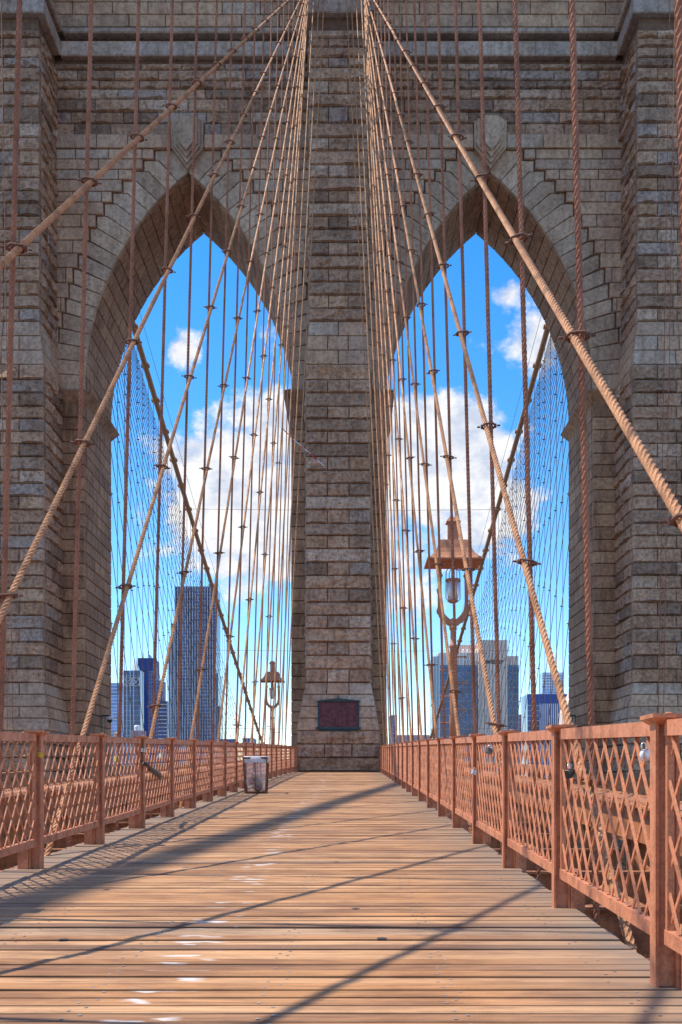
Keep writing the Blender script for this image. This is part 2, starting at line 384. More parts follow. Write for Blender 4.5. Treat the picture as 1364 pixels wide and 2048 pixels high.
# ---------------------------------------------------------------- plank deck
deck = MB(); bar(deck, (0, -6, zd(-6) - .30), (0, -5.5, zd(-5.5) - .30), 2.0, .03)
deck = deck.build('walkway_deck', jm); deck['kind'] = 'structure'
def plank_mesh(i):
    rnd = random.Random(i); xa = -2.42 + rnd.uniform(-.03, .03); xb = 2.19 + rnd.uniform(-.02, .02)
    w, th, c = .0585 - rnd.uniform(0, .006), .048, .003
    sec = [(-w, -th), (w, -th), (w, -c), (w - c, 0), (-w + c, 0), (-w, -c)]
    xs = [xa, xa + (xb - xa) * .34, xa + (xb - xa) * .67, xb]
    vs = []
    for x in xs:
        oy, oz = rnd.uniform(-.002, .002), rnd.uniform(-.002, .002)
        vs += [(x, y + oy, z + oz) for y, z in sec]
    fs = [(0, 1, 2, 3, 4, 5), tuple(range(18, 24))[::-1]]
    for j in range(3):
        fs += [(j * 6 + k, j * 6 + 6 + k, j * 6 + 6 + (k + 1) % 6, j * 6 + (k + 1) % 6) for k in range(6)]
    return MB().add(vs, fs)
pms = [plank_mesh(i) for i in range(14)]
pme = [p.mesh('plank', wood_m) for p in pms]
y = -5.0; rest = MB(); scr = MB(); cnt = 0
while y < 49.35:
    i = random.randrange(14); a = sl(y); dz = random.uniform(-.004, .004); yaw = random.uniform(-.0016, .0016)
    if 3.3 <= y and cnt < 300:
        obj('plank', pme[i], None, deck, (0, y, zd(y) + dz), (a, 0, yaw)); cnt += 1
    else:
        M_ = Matrix.Translation((0, y, zd(y) + dz)) @ Matrix.Rotation(a, 4, 'X')
        rest.add([M_ @ Vector(v) for v in pms[i].v], pms[i].f)
    if 2.5 < y < 40:
        for x in (-2.05, -1.26, -.49, .31, 1.10, 1.9):
            for o in (-.028, .028):
                if random.random() < .12: continue
                c = Vector((x + random.uniform(-.02, .02) + (.03 if o > 0 else -.03), y + o, zd(y + o) + dz + .0015)); r = .0098
                scr.add([c + Vector((r * math.cos(k), r * math.sin(k), 0)) for k in (0, 1.047, 2.094, 3.142, 4.189, 5.236)], [(0, 1, 2, 3, 4, 5)])
    y += .1325 + random.choice((0, 0, 0, 0, .003, .008))
o = rest.build('outer_planks', wood_m, deck); o['kind'] = 'stuff'
screw_m = flat('screw_steel', (.62, .60, .58), .35, .6)
o = scr.build('screw_heads', screw_m, deck); o['kind'] = 'stuff'

# ---------------------------------------------------------------- TOWER
TC = 0.12
def ZB(p): return 1.1 + (1580 - p) / 40.6      # heights read on the buttress plane
def ZW(p): return 1.1 + (1580 - p) / 38.1      # heights read on the wall plane
YF, YB = 53.3, 59.2
def lin(z, pts):                               # piecewise linear, pts by falling z
    if z >= pts[0][0]: return pts[0][1]
    for (z0, v0), (z1, v1) in zip(pts[:-1], pts[1:]):
        if z >= z1: return v1 + (v0 - v1) * (z - z1) / (z0 - z1)
    return pts[-1][1]
zC, zD_, zA, zBs = ZB(636), ZB(728), ZB(1365), ZB(1462)
def cw(z): return lin(z, [(zC, 1.46), (zD_, 1.61), (zA, 1.61), (zBs, 2.03)])
def fy(z): return lin(z, [(zC, 50.35), (zD_, 50.05), (zA, 50.05), (zBs, 49.62)])
def oi_(z): return lin(z, [(zC, 14.82), (zD_, 14.52), (zA, 14.52), (zBs, 14.1)])
def oo_(z): return lin(z, [(zC, 17.8), (zD_, 18.1), (zA, 18.1), (zBs, 18.5)])
tower = empty('stone_tower', (TC, 56, -45))
tag(tower, 'massive granite bridge tower with twin pointed arches and three buttresses', 'tower')
def tpart(m, name, mat):
    o = m.build(name, mat, tower); o.matrix_parent_inverse = Matrix.Translation(tower.location).inverted(); return o
def sub(me, name, parent): 
    o = bpy.data.objects.new(name, me); link(o, parent); o.matrix_parent_inverse = Matrix.Translation(tower.location).inverted() if parent is tower else Matrix()
    return o
CNT = {}
def block(name, parent, bl, br, tr_, tl, mat, amp=.09, margin=.045, depth=.3, gap=.017, seed=0):
    bl, br, tr_, tl = map(Vector, (bl, br, tr_, tl))
    Nn = (br - bl).cross(tl - bl).normalized()
    L, H = (br - bl).length, (tl - bl).length
    gu, gv = gap / L, gap / H
    def pt(u, v):
        u = gu + u * (1 - 2 * gu); v = gv + v * (1 - 2 * gv)
        return bl * (1 - u) * (1 - v) + br * u * (1 - v) + tr_ * u * v + tl * (1 - u) * v
    if amp > 0:
        nc = max(3, min(8, round(L / .30))); nr = 3
        mu, mv = min(.25, margin / L), min(.2, margin / H)
        us = [0, mu] + [mu + (1 - 2 * mu) * i / nc for i in range(1, nc)] + [1 - mu, 1]
        vs_ = [0, mv] + [mv + (1 - 2 * mv) * (i + .5) / nr - .02 for i in range(nr)] + [1 - mv, 1]
        so_ = Vector((seed * 7.13, seed * 3.7, seed * 1.9)); tilt = random.uniform(-.5, .5); lo = random.uniform(.3, 1.0)
        V = []
        for j, v in enumerate(vs_):
            for i, u in enumerate(us):
                q = pt(u, v); d = 0
                if 0 < i < len(us) - 1 and 0 < j < len(vs_) - 1:
                    nz = noise.noise(q * 1.9 + so_) * .8 + noise.noise(q * 5.1 + so_) * .75
                    d = amp * max(.05, .55 + nz + tilt * (v - .5) + (lo * .55 if j == 1 else 0) - (.55 if j == len(vs_) - 2 else 0))
                    if i in (1, len(us) - 2): d *= .55
                V.append(q + Nn * d)
        nu, nv = len(us), len(vs_)
        Fc = [(j * nu + i, j * nu + i + 1, (j + 1) * nu + i + 1, (j + 1) * nu + i) for j in range(nv - 1) for i in range(nu - 1)]
        b0 = list(range(nu)); t0 = list(range((nv - 1) * nu, nv * nu)); l0 = [j * nu for j in range(nv)]; r0 = [j * nu + nu - 1 for j in range(nv)]
        cs = [V[0], V[nu - 1], V[-1], V[(nv - 1) * nu]]; k = len(V); V += [c - Nn * depth for c in cs]
        Fc += [tuple(b0[::-1] + [k, k + 1]), tuple(t0 + [k + 2, k + 3]), tuple(l0 + [k + 3, k]), tuple(r0[::-1] + [k + 1, k + 2])]
    else:
        ch = .028
        o4 = [pt(0, 0), pt(1, 0), pt(1, 1), pt(0, 1)]
        i4 = [pt(ch / L, ch / H), pt(1 - ch / L, ch / H), pt(1 - ch / L, 1 - ch / H), pt(ch / L, 1 - ch / H)]
        V = [p + Nn * .022 for p in i4] + [p - Nn * .010 for p in o4] + [p - Nn * depth for p in o4]
        Fc = [(0, 1, 2, 3)]
        for k in range(4):
            n_ = (k + 1) % 4
            Fc += [(4 + k, 4 + n_, n_, k), (8 + k, 8 + n_, 4 + n_, 4 + k)]
    me = bpy.data.meshes.new(name); me.from_pydata(V, [], Fc); me.materials.append(mat); me.update()
    CNT[name] = CNT.get(name, 0) + 1
    return sub(me, name, parent)

lows = [1543 + 26.6 * i for i in range(1, 9)][::-1]
CP = lows + [1543, 1515.6, 1489, 1462, 1437, 1413.5, 1389, 1365, 1338, 1310.6, 1284, 1257, 1230.5, 1204, 1177, 1150.5, 1124, 1097, 1071, 1046, 1019, 992, 966, 940, 913, 886.5, 862, 837, 812, 785, 758.6, 728,
             697.5, 667, 636, 610, 583.5, 557, 530.5, 504, 477.5, 451, 424.5, 398, 373, 347, 321, 293, 266, 237, 204, 178, 152, 125, 105, 84, 66, 50]
CZs = [ZB(p) for p in CP]
ZTOP = 46.5
def xz(x, y, z): return Vector((x + TC, y, z))
# cores (the mortar that shows in the joints)
def core(xl, xr, yfun, name):
    m = MB(); lv = [-45, zBs, zA, zD_, zC, ZTOP]
    for a, c in zip(lv[:-1], lv[1:]):
        vs = []
        for z, e in ((a, 1e-3), (c, -1e-3)):
            zz = z + e
            vs += [xz(xl(zz) + .10, yfun(zz) + .10, z), xz(xr(zz) - .10, yfun(zz) + .10, z), xz(xr(zz) - .10, YF - .002, z), xz(xl(zz) + .10, YF - .002, z)]
        m.add(vs, [(0, 3, 2, 1), (4, 5, 6, 7), (0, 1, 5, 4), (1, 2, 6, 5), (2, 3, 7, 6), (3, 0, 4, 7)])
    return tpart(m, name, mortar_m)
cb = core(lambda z: -cw(z), cw, fy, 'central_buttress')
obl = core(lambda z: -oo_(z), lambda z: -oi_(z), fy, 'outer_buttress')
obr = core(oi_, oo_, fy, 'outer_buttress')

def buttress(parent, xl, xr, pat, sides, long_side):
    for i, (z0, z1) in enumerate(zip(CZs[:-1], CZs[1:])):
        p1 = CP[i]
        smooth = (1365 <= CP[i + 1] and p1 <= 1462) or (636 <= CP[i + 1] and p1 <= 728)
        mat = ash_m if smooth else rock_m
        amp = 0 if smooth else random.uniform(.10, .17)
        a0, a1, c0, c1 = xl(z0), xl(z1), xr(z0), xr(z1)
        cuts = pat(i, smooth)
        for u0, u1 in zip(cuts[:-1], cuts[1:]):
            L0, L1 = a0 + (c0 - a0) * u0, a0 + (c0 - a0) * u1; M0, M1 = a1 + (c1 - a1) * u0, a1 + (c1 - a1) * u1
            block('dressed_block' if smooth else 'rock_faced_block', parent, xz(L0, fy(z0), z0), xz(L1, fy(z0), z0), xz(M1, fy(z1), z1), xz(M0, fy(z1), z1), mat, amp, seed=i + u0)
        for sd_ in sides:
            x0, x1 = (a0, a1) if sd_ < 0 else (c0, c1)
            ya0, ya1, yb = fy(z0) + .31, fy(z1) + .31, YF
            mid = .38 if i % 2 else .68
            for u0, u1 in ((0, mid), (mid, 1)):
                q = [xz(x0, ya0 + (yb - ya0) * u0, z0), xz(x0, ya0 + (yb - ya0) * u1, z0), xz(x1, ya1 + (yb - ya1) * u1, z1), xz(x1, ya1 + (yb - ya1) * u0, z1)]
                if sd_ < 0: q = [q[1], q[0], q[3], q[2]]
                block('side_block', parent, *q, mat, amp * .9, seed=i + 50 + u0)
def pat_c(i, sm):
    if sm: return [0, .5, 1] if i % 2 else [0, .33, .66, 1]
    return [0, 1] if i % 2 == 0 else [0, .335, .665, 1]
def pat_l(i, sm): return [0, .4, 1] if i % 2 else [0, .33, .66, 1]
def pat_r(i, sm): return [0, .6, 1] if i % 2 else [0, .34, .67, 1]
buttress(cb, lambda z: -cw(z), cw, pat_c, (), 0)
buttress(obl, lambda z: -oo_(z), lambda z: -oi_(z), pat_l, (1,), 0)
buttress(obr, oi_, oo_, pat_r, (-1,), 0)
# sides of the central pier stay narrow in view: one stone per course
for i, (z0, z1) in enumerate(zip(CZs[:-1], CZs[1:])):
    smooth = (1365 <= CP[i + 1] and CP[i] <= 1462) or (636 <= CP[i + 1] and CP[i] <= 728)
    for s in (-1, 1):
        q = [xz(s * cw(z0), fy(z0) + .31, z0), xz(s * cw(z0), YF, z0), xz(s * cw(z1), YF, z1), xz(s * cw(z1), fy(z1) + .31, z1)]
        if s < 0: q = [q[1], q[0], q[3], q[2]]
        block('pier_side_block', cb, *q, ash_m if smooth else rock_m, 0 if smooth else .1, seed=i + 90)

# ---- walls with the two arches
AC, AI, AO = 7.925, 2.5, 13.35                 # arch centre and its jambs
A_ = (AO - AI) / 2
ZS = ZW(778); ZAP = ZW(344); RISE = ZAP - ZS
RAD = (A_ * A_ + RISE * RISE) / (2 * A_); ANG = math.asin(RISE / RAD)
NV = 18
def arc(k, n=NV):                              # half-width from the arch centre and height
    th = ANG * k / n
    return A_ - RAD + RAD * math.cos(th), ZS + RAD * math.sin(th)
VP_ = [777, 746, 717, 685, 656, 625, 597, 567, 537, 508, 482, 456, 431, 406, 385, 361, 341, 320, 300]
VZ = [ZW(p) for p in VP_]; VZ[0] = ZS
EX = [7.2, 7.06, 6.92, 6.78, 6.6, 6.42, 6.24, 6.02, 5.76, 5.46, 5.15, 4.80, 4.40, 3.95, 3.42, 2.88, 2.33, 1.75]
# core of the arch wall: built from prisms that leave the openings free
wall = MB()
yc0, yc1 = YF + .10, YB
def wbox(x0, x1, z0, z1): wall.box(TC + x0, TC + x1, yc0, yc1, z0, z1)
for s in (-1, 1):
    a, c = sorted((s * (AO + .10), s * 18.6)); wbox(a, c, -45, ZS)
wbox(-AI + .10, AI - .10, -45, ZS)
for s in (-1, 1):
    for side in (-1, 1):                       # spandrels: outer and inner half of each arch
        pts = [(s * (AC + side * (arc(k)[0] + .08)), arc(k)[1]) for k in range(NV + 1)]
        pts[-1] = (s * AC, arc(NV)[1] + .10)
        far = s * 18.6 if side > 0 else 0
        for (xa, za), (xb, zb) in zip(pts[:-1], pts[1:]):
            poly = [Vector((TC + xa, yc0, za)), Vector((TC + far, yc0, za)), Vector((TC + far, yc0, zb)), Vector((TC + xb, yc0, zb))]
            wall.prism(poly, (0, yc1 - yc0, 0))
wbox(-18.6, 18.6, arc(NV)[1] + .10, ZTOP)
wall_o = tpart(wall, 'arch_wall', mortar_m)

def front(name, x0, x1, z0, z1, y, mat, amp, seed=0):
    return block(name, wall_o, xz(x0, y, z0), xz(x1, y, z0), xz(x1, y, z1), xz(x0, y, z1), mat, amp, seed=seed)
# strips beside the openings and the jambs
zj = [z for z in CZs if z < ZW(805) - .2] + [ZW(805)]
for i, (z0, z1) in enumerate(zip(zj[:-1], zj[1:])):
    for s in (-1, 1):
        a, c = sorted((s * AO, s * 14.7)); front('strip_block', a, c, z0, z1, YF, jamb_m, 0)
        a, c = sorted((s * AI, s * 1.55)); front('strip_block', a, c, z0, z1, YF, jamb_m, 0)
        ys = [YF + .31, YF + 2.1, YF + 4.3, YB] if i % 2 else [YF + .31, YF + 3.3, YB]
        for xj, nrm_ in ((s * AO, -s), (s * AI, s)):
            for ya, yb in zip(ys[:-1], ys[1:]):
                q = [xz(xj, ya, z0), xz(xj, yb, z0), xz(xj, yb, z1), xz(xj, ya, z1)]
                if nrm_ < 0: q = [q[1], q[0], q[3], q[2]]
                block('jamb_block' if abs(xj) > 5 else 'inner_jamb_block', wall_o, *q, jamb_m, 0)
# imposts: tapered corbel blocks at the springing
for s in (-1, 1):
    for xj, d_ in ((s * AO, -s), (s * AI, s)):
        z0, z1, z2 = ZW(806), ZW(786), ZS - .005
        e = .42
        back = -d_ * 1.9 if abs(xj) > 5 else -d_ * 1.2
        m = MB()
        def ring(z, off, fo): return [xz(xj + back, YF - fo, z), xz(xj + d_ * off, YF - fo, z), xz(xj + d_ * off, YB + fo, z), xz(xj + back, YB + fo, z)]
        r0, r1, r2 = ring(z0, .01, .01), ring(z1, e, .40), ring(z2, .05, .05)
        fs = [(0, 1, 2, 3), (8, 9, 10, 11)] + [(a + k, a + (k + 1) % 4, a + 4 + (k + 1) % 4, a + 4 + k) for a in (0, 4) for k in range(4)]
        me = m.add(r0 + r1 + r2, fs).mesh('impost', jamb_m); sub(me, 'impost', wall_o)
# voussoirs
def joint_at(k, z):                            # x where joint k reaches height z (measured from the arch centre)
    x, zz = arc(k); th = ANG * k / NV
    if math.sin(th) < 1e-4: return None
    t_ = (z - zz) / math.sin(th); return x + t_ * math.cos(th)
for s in (-1, 1):
    for side in (-1, 1):
        for k in range(NV):
            (xi0, zi0), (xi1, zi1) = arc(k), arc(k + 1)
            zt, zb_ = VZ[k + 1], VZ[k]
            ex = EX[k]
            if k == NV - 1: hi = [(xi1, zi1 + .0), (0.0, ZW(300))]
            else: hi = [(xi1, zi1), (min(joint_at(k + 1, zt), ex - .1), zt)]
            lo = [] if k == 0 else [(min(joint_at(k, zb_), ex - .05), zb_)]
            poly = [(xi0, zi0)] + hi + [(ex, zt), (ex, zb_)] + lo
            cx_ = sum(p[0] for p in poly) / len(poly); cz_ = sum(p[1] for p in poly) / len(poly)
            def shr(p, g): 
                v = Vector((p[0] - cx_, p[1] - cz_)); l = v.length; return (cx_ + v.x * (1 - g / l), cz_ + v.y * (1 - g / l))
            V = []; n = len(poly)
            for g, yo in ((.07, .015), (.03, .045), (.03, .3)):
                V += [xz(s * (AC + side * shr(p, g)[0]), YF + yo, shr(p, g)[1]) for p in poly]
            Fc = [tuple(range(n))] + [(a + i, a + (i + 1) % n, a + n + (i + 1) % n, a + n + i) for a in (0, n) for i in range(n)]
            me = bpy.data.meshes.new('voussoir'); me.from_pydata(V, [], Fc); me.materials.append(vous_m); me.update()
            bm = bmesh.new(); bm.from_mesh(me); bmesh.ops.recalc_face_normals(bm, faces=bm.faces); bm.to_mesh(me); bm.free()
            sub(me, 'voussoir', wall_o)
            # soffit stones
            ys = [YF + .31, YF + 1.7, YF + 3.9, YB] if k % 2 else [YF + .31, YF + 2.8, YB]
            sg = s * side
            xa, xb = s * (AC + side * xi0), s * (AC + side * xi1)
            for ya, yb in zip(ys[:-1], ys[1:]):
                q = [xz(xa, ya, zi0), xz(xa, yb, zi0), xz(xb, yb, zi1), xz(xb, ya, zi1)]
                if sg > 0: q = [q[1], q[0], q[3], q[2]]
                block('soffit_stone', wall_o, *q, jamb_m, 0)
            # horizontal courses beside the ring
            if side > 0:
                x0, x1 = AC + ex + .035, 14.95
            else:
                x0, x1 = 1.4, AC - ex - .035
            if x1 - x0 > .12:
                n_ = max(1, round((x1 - x0) / 1.9)); off = (k % 2) * .35
                cuts = [x0] + [x0 + (x1 - x0) * min(.97, (j + off) / n_) for j in range(1 if off == 0 else 0, n_) if (j + off) / n_ > .08] + [x1]
                for a, c in zip(cuts[:-1], cuts[1:]):
                    aa, cc = sorted((s * a, s * c)); front('spandrel_block', aa, cc, zb_, zt, YF - .11, ash_m, 0)
# plain band course over the arches, with rough courses above
def run(name, x0, x1, z0, z1, y, mat, amp, L, off):
    n_ = max(1, round((x1 - x0) / L)); w_ = (x1 - x0) / n_
    cuts = [x0] + [x0 + w_ * (j + off) for j in range(0 if off > .01 else 1, n_)] + [x1]
    cuts = [cuts[0]] + [c + random.uniform(-.12, .12) * w_ for c in cuts[1:-1]] + [cuts[-1]]
    for a, c in zip(cuts[:-1], cuts[1:]): front(name, a, c, z0, z1, y, mat, amp, seed=a + z0)
for s in (-1, 1):
    lo, hi = (1.4, 14.95)
    for a, c in ((1.4, AC - .86), (AC + .86, 14.95)):
        aa, cc = sorted((s * a, s * c)); run('band_stone', aa, cc, ZW(300), ZW(272), YF - .19, ash_m, 0, 2.1, 0)
    rows = [272, 247, 224, 198, 178, 161, 140, 127]
    for i, (p0, p1) in enumerate(zip(rows[:-1], rows[1:])):
        if i == 0:
            for a, c in ((1.4, AC - .86), (AC + .86, 14.95)):
                aa, cc = sorted((s * a, s * c)); run('upper_block', aa, cc, ZW(p0), ZW(p1), YF, rock_m, .07, 2.0, .5)
        else:
            aa, cc = sorted((s * lo, s * hi)); run('upper_block', aa, cc, ZW(p0), ZW(p1), YF, rock_m, random.uniform(.08, .14), 2.3, .5 * (i % 2))
    rows = [62, 37, 12, -14, -40]
    for i, (p0, p1) in enumerate(zip(rows[:-1], rows[1:])):
        aa, cc = sorted((s * lo, s * hi)); run('parapet_block', aa, cc, ZW(p0), ZW(p1), YF - .30, ash_m, 0, 1.9, .5 * (i % 2))
    # keystone shields
    m = MB(); sx_ = s * AC
    for hw, top, sh, tip, yo, y1_ in ((.84, 247, 300, 342, -.26, .3), (.70, 247, 300, 334, -.40, -.25), (.55, 247, 299, 325, -.54, -.39), (.40, 247, 297, 315, -.68, -.53)):
        pts = [xz(sx_ - hw, YF + yo, ZW(top)), xz(sx_ - hw, YF + yo, ZW(sh)), xz(sx_, YF + yo, ZW(tip)), xz(sx_ + hw, YF + yo, ZW(sh)), xz(sx_ + hw, YF + yo, ZW(top))]
        m.prism(pts, (0, y1_ - yo, 0))
    me = m.mesh('keystone_shield', vous_m); sub(me, 'keystone_shield', wall_o)
# string courses that wrap the wall and the buttresses
def ledge(z0, z1, pr, name, mat, slope=.08, under=.10):
    segs = []
    for s in (-1, 1):
        segs.append((sorted((s * (1.46 + pr), s * (14.82 - pr))), YF, 'x'))
    segs.append(([-1.46 - pr, 1.46 + pr], 50.35, 'x')); 
    for s in (-1, 1): segs.append((sorted((s * (14.82 - pr), s * (17.8 + pr))), 50.35, 'x'))
    for (x0, x1), y, _ in segs:
        n_ = max(1, round((x1 - x0) / 2.2)); 
        for j in range(n_):
            a = x0 + (x1 - x0) * j / n_ + .006; c = x0 + (x1 - x0) * (j + 1) / n_ - .006
            pts = [xz(a, y + .25, z0), xz(a, y - pr + under, z0), xz(a, y - pr, z0 + under), xz(a, y - pr, z1 - slope), xz(a, y + .02, z1), xz(a, y + .25, z1)]
            me = MB().prism(pts, (c - a, 0, 0)).mesh(name, mat); sub(me, name, wall_o)
    for xs_, d_ in ((-1.46, -1), (1.46, 1), (-14.82, 1), (14.82, -1)):   # returns along the buttress sides
        ya, yb = 50.35 + .26, YF - pr - .004
        pts = [xz(xs_ - d_ * .25, ya, z0), xz(xs_ + d_ * (pr - under), ya, z0), xz(xs_ + d_ * pr, ya, z0 + under), xz(xs_ + d_ * pr, ya, z1 - slope), xz(xs_ + d_ * .02, ya, z1), xz(xs_ - d_ * .25, ya, z1)]
        me = MB().prism(pts, (0, yb - ya, 0)).mesh(name, mat); sub(me, name, wall_o)
ledge(ZW(118) + 0, ZW(88), .28, 'string_course', band_m, .05, .05)
ledge(ZW(76), ZW(62), .42, 'string_course', band_m, .12, .06)
# rock courses of the buttress tops between the ledges, then the coping far above the view
for nm_, xl_, xr_ in (('c', -1.46, 1.46), ('l', -17.8, -14.82), ('r', 14.82, 17.8)):
    par = {'c': cb, 'l': obl, 'r': obr}[nm_]
    zs = [ZW(62), ZW(36), ZW(10), ZW(-16), ZW(-42), ZTOP - .4]
    for z0, z1 in zip(zs[:-1], zs[1:]):
        m_ = (xl_ + xr_) / 2
        for a, c in ((xl_, m_), (m_, xr_)): block('dressed_block', par, xz(a, 50.2, z0), xz(c, 50.2, z0), xz(c, 50.2, z1), xz(a, 50.2, z1), ash_m, 0)
tpart(MB().box(TC - 19, TC + 19, 49.4, YB + 3.4, ZTOP, ZTOP + 1.2), 'coping', band_m)

# ---------------------------------------------------------------- plaque on the central pier
bronze = flat('plaque_bronze', (.16, .042, .038), .42, .5, .5, 6)
verd = flat('verdigris_frame', (.045, .06, .062), .5, .4, .4, 10)
pq = empty('bronze_plaque', (TC, 49.6, ZB(1462)))
tag(pq, 'dark red bronze memorial plaque with pediment frame on the central pier', 'plaque')
def pl_y(z): return fy(z) - .05
pz0, pz1 = ZB(1460), ZB(1402)
xa, xb = (635 - VX) / 40.6 + CX, (719 - VX) / 40.6 + CX
def pq_add(m, nm, mat): 
    o = m.build(nm, mat, pq); o.matrix_parent_inverse = Matrix.Translation(pq.location).inverted(); return o
def slab(m, x0, x1, z0, z1, out, thick):
    m.add([(x0, pl_y(z0) - out, z0), (x1, pl_y(z0) - out, z0), (x1, pl_y(z1) - out, z1), (x0, pl_y(z1) - out, z1),
           (x0, pl_y(z0) - out + thick, z0), (x1, pl_y(z0) - out + thick, z0), (x1, pl_y(z1) - out + thick, z1), (x0, pl_y(z1) - out + thick, z1)],
          [(0, 1, 2, 3), (4, 7, 6, 5), (0, 4, 5, 1), (1, 5, 6, 2), (2, 6, 7, 3), (3, 7, 4, 0)])
m = MB(); slab(m, xa + .1, xb - .1, pz0 + .12, pz1 - .06, .02, .12); pq_add(m, 'panel', bronze)
m = MB(); slab(m, xa + .02, xa + .1, pz0 + .12, pz1 - .06, .06, .15); slab(m, xb - .1, xb - .02, pz0 + .12, pz1 - .06, .06, .15); pq_add(m, 'frame', verd)
m = MB(); slab(m, xa - .06, xb + .06, pz0, pz0 + .11, .12, .2); slab(m, xa + .06, xb - .06, pz0 - .06, pz0 - .004, .06, .15); pq_add(m, 'sill', verd)
m = MB(); zz = pz1 - .05; yy = pl_y(zz) - .10
m.prism([(xa - .03, yy, zz), (xb + .03, yy, zz), (xb + .03, yy, zz + .05), ((xa + xb) / 2, yy, zz + .17), (xa - .03, yy, zz + .05)], (0, .2, 0)); pq_add(m, 'pediment', verd)
for i in range(7):
    m = MB(); z = pz0 + .25 + i * .14; slab(m, xa + .22, xb - .22 - (.1 if i % 3 == 0 else 0), z, z + .05, .026, .02); pq_add(m, 'raised_line', bronze)

# ---------------------------------------------------------------- dome cameras on the jambs
white_m = flat('camera_white', (.7, .7, .72), .4); black_m = flat('black_plastic', (.02, .02, .022), .4)
for s, px in ((-1, 205), (1, 1155)):
    p = P(px, 1440, 57.0 if s < 0 else 57.5); wx = TC + s * AO
    e = empty('security_camera', (wx, p.y, p.z))
    tag(e, 'white dome security camera on a dark bracket on the %s jamb' % ('left' if 0 else ('curved glass skyscraper side' if s < 0 else 'lettered office block side')), 'camera', 'dome cameras on the tower')
    d_ = -s
    m = MB().box(*sorted((0, d_ * .06)), -.08, .08, -.9, .35).box(*sorted((d_ * .06, d_ * .45)), -.04, .04, .2, .28); m.build('bracket', black_m, e)
    m = MB().lathe([(.05, .2), (.17, .16), (.18, .06), (.18, .0)], (d_ * .45, 0, 0), 12); m.build('housing', white_m, e, True)
    m = MB().lathe([(.15, -.002), (.13, -.09), (.06, -.15), (.01, -.16)], (d_ * .45, 0, 0), 12); m.build('dome', black_m, e, True)

# ================================================================= RAILINGS
PITCH = 2.3
def rx_(s, y):
    if s > 0: return 2.10 + .0015 * (y - 5)
    return -2.18 + (max(0, y - 36) / 13) ** 2 * .27
ZT0, ZT1, ZB0, ZB1 = 1.150, 1.222, .205, .272
unit = MB().box(-.5, .5, -.5, .5, -.5, .5).mesh('lattice_bar', rail_m)
post_me = {}
for s in (-1, 1):
    # I-section with its inner flange towards the walkway; s points outwards
    m = MB()
    m.box(*sorted((-.055 * s, -.040 * s)), -.044, .044, -.02, 1.226).box(*sorted((.040 * s, .055 * s)), -.044, .044, -.3, 1.226).box(-.040, .040, -.009, .009, -.02, 1.226)
    post_me[s] = m.mesh('post', rail_m)
cap_me = MB().add([(-.085, -.10, 0), (.085, -.10, 0), (.085, .10, 0), (-.085, .10, 0), (-.085, -.10, .018), (.085, -.10, .018), (.085, .10, .018), (-.085, .10, .018),
                   (-.05, -.05, -.03), (.05, -.05, -.03), (.05, .05, -.03), (-.05, .05, -.03)],
                  [(4, 5, 6, 7), (0, 1, 5, 4), (1, 2, 6, 5), (2, 3, 7, 6), (3, 0, 4, 7), (8, 9, 1, 0), (9, 10, 2, 1), (10, 11, 3, 2), (11, 8, 0, 3), (8, 11, 10, 9)]).mesh('cap', rail_m)
foot_me = {s: MB().box(*sorted((.057 * s, .15 * s)), -.065, .065, -.05, .172).box(*sorted((.05 * s, .165 * s)), -.075, .075, .174, .19).mesh('foot_block', rail_m) for s in (-1, 1)}
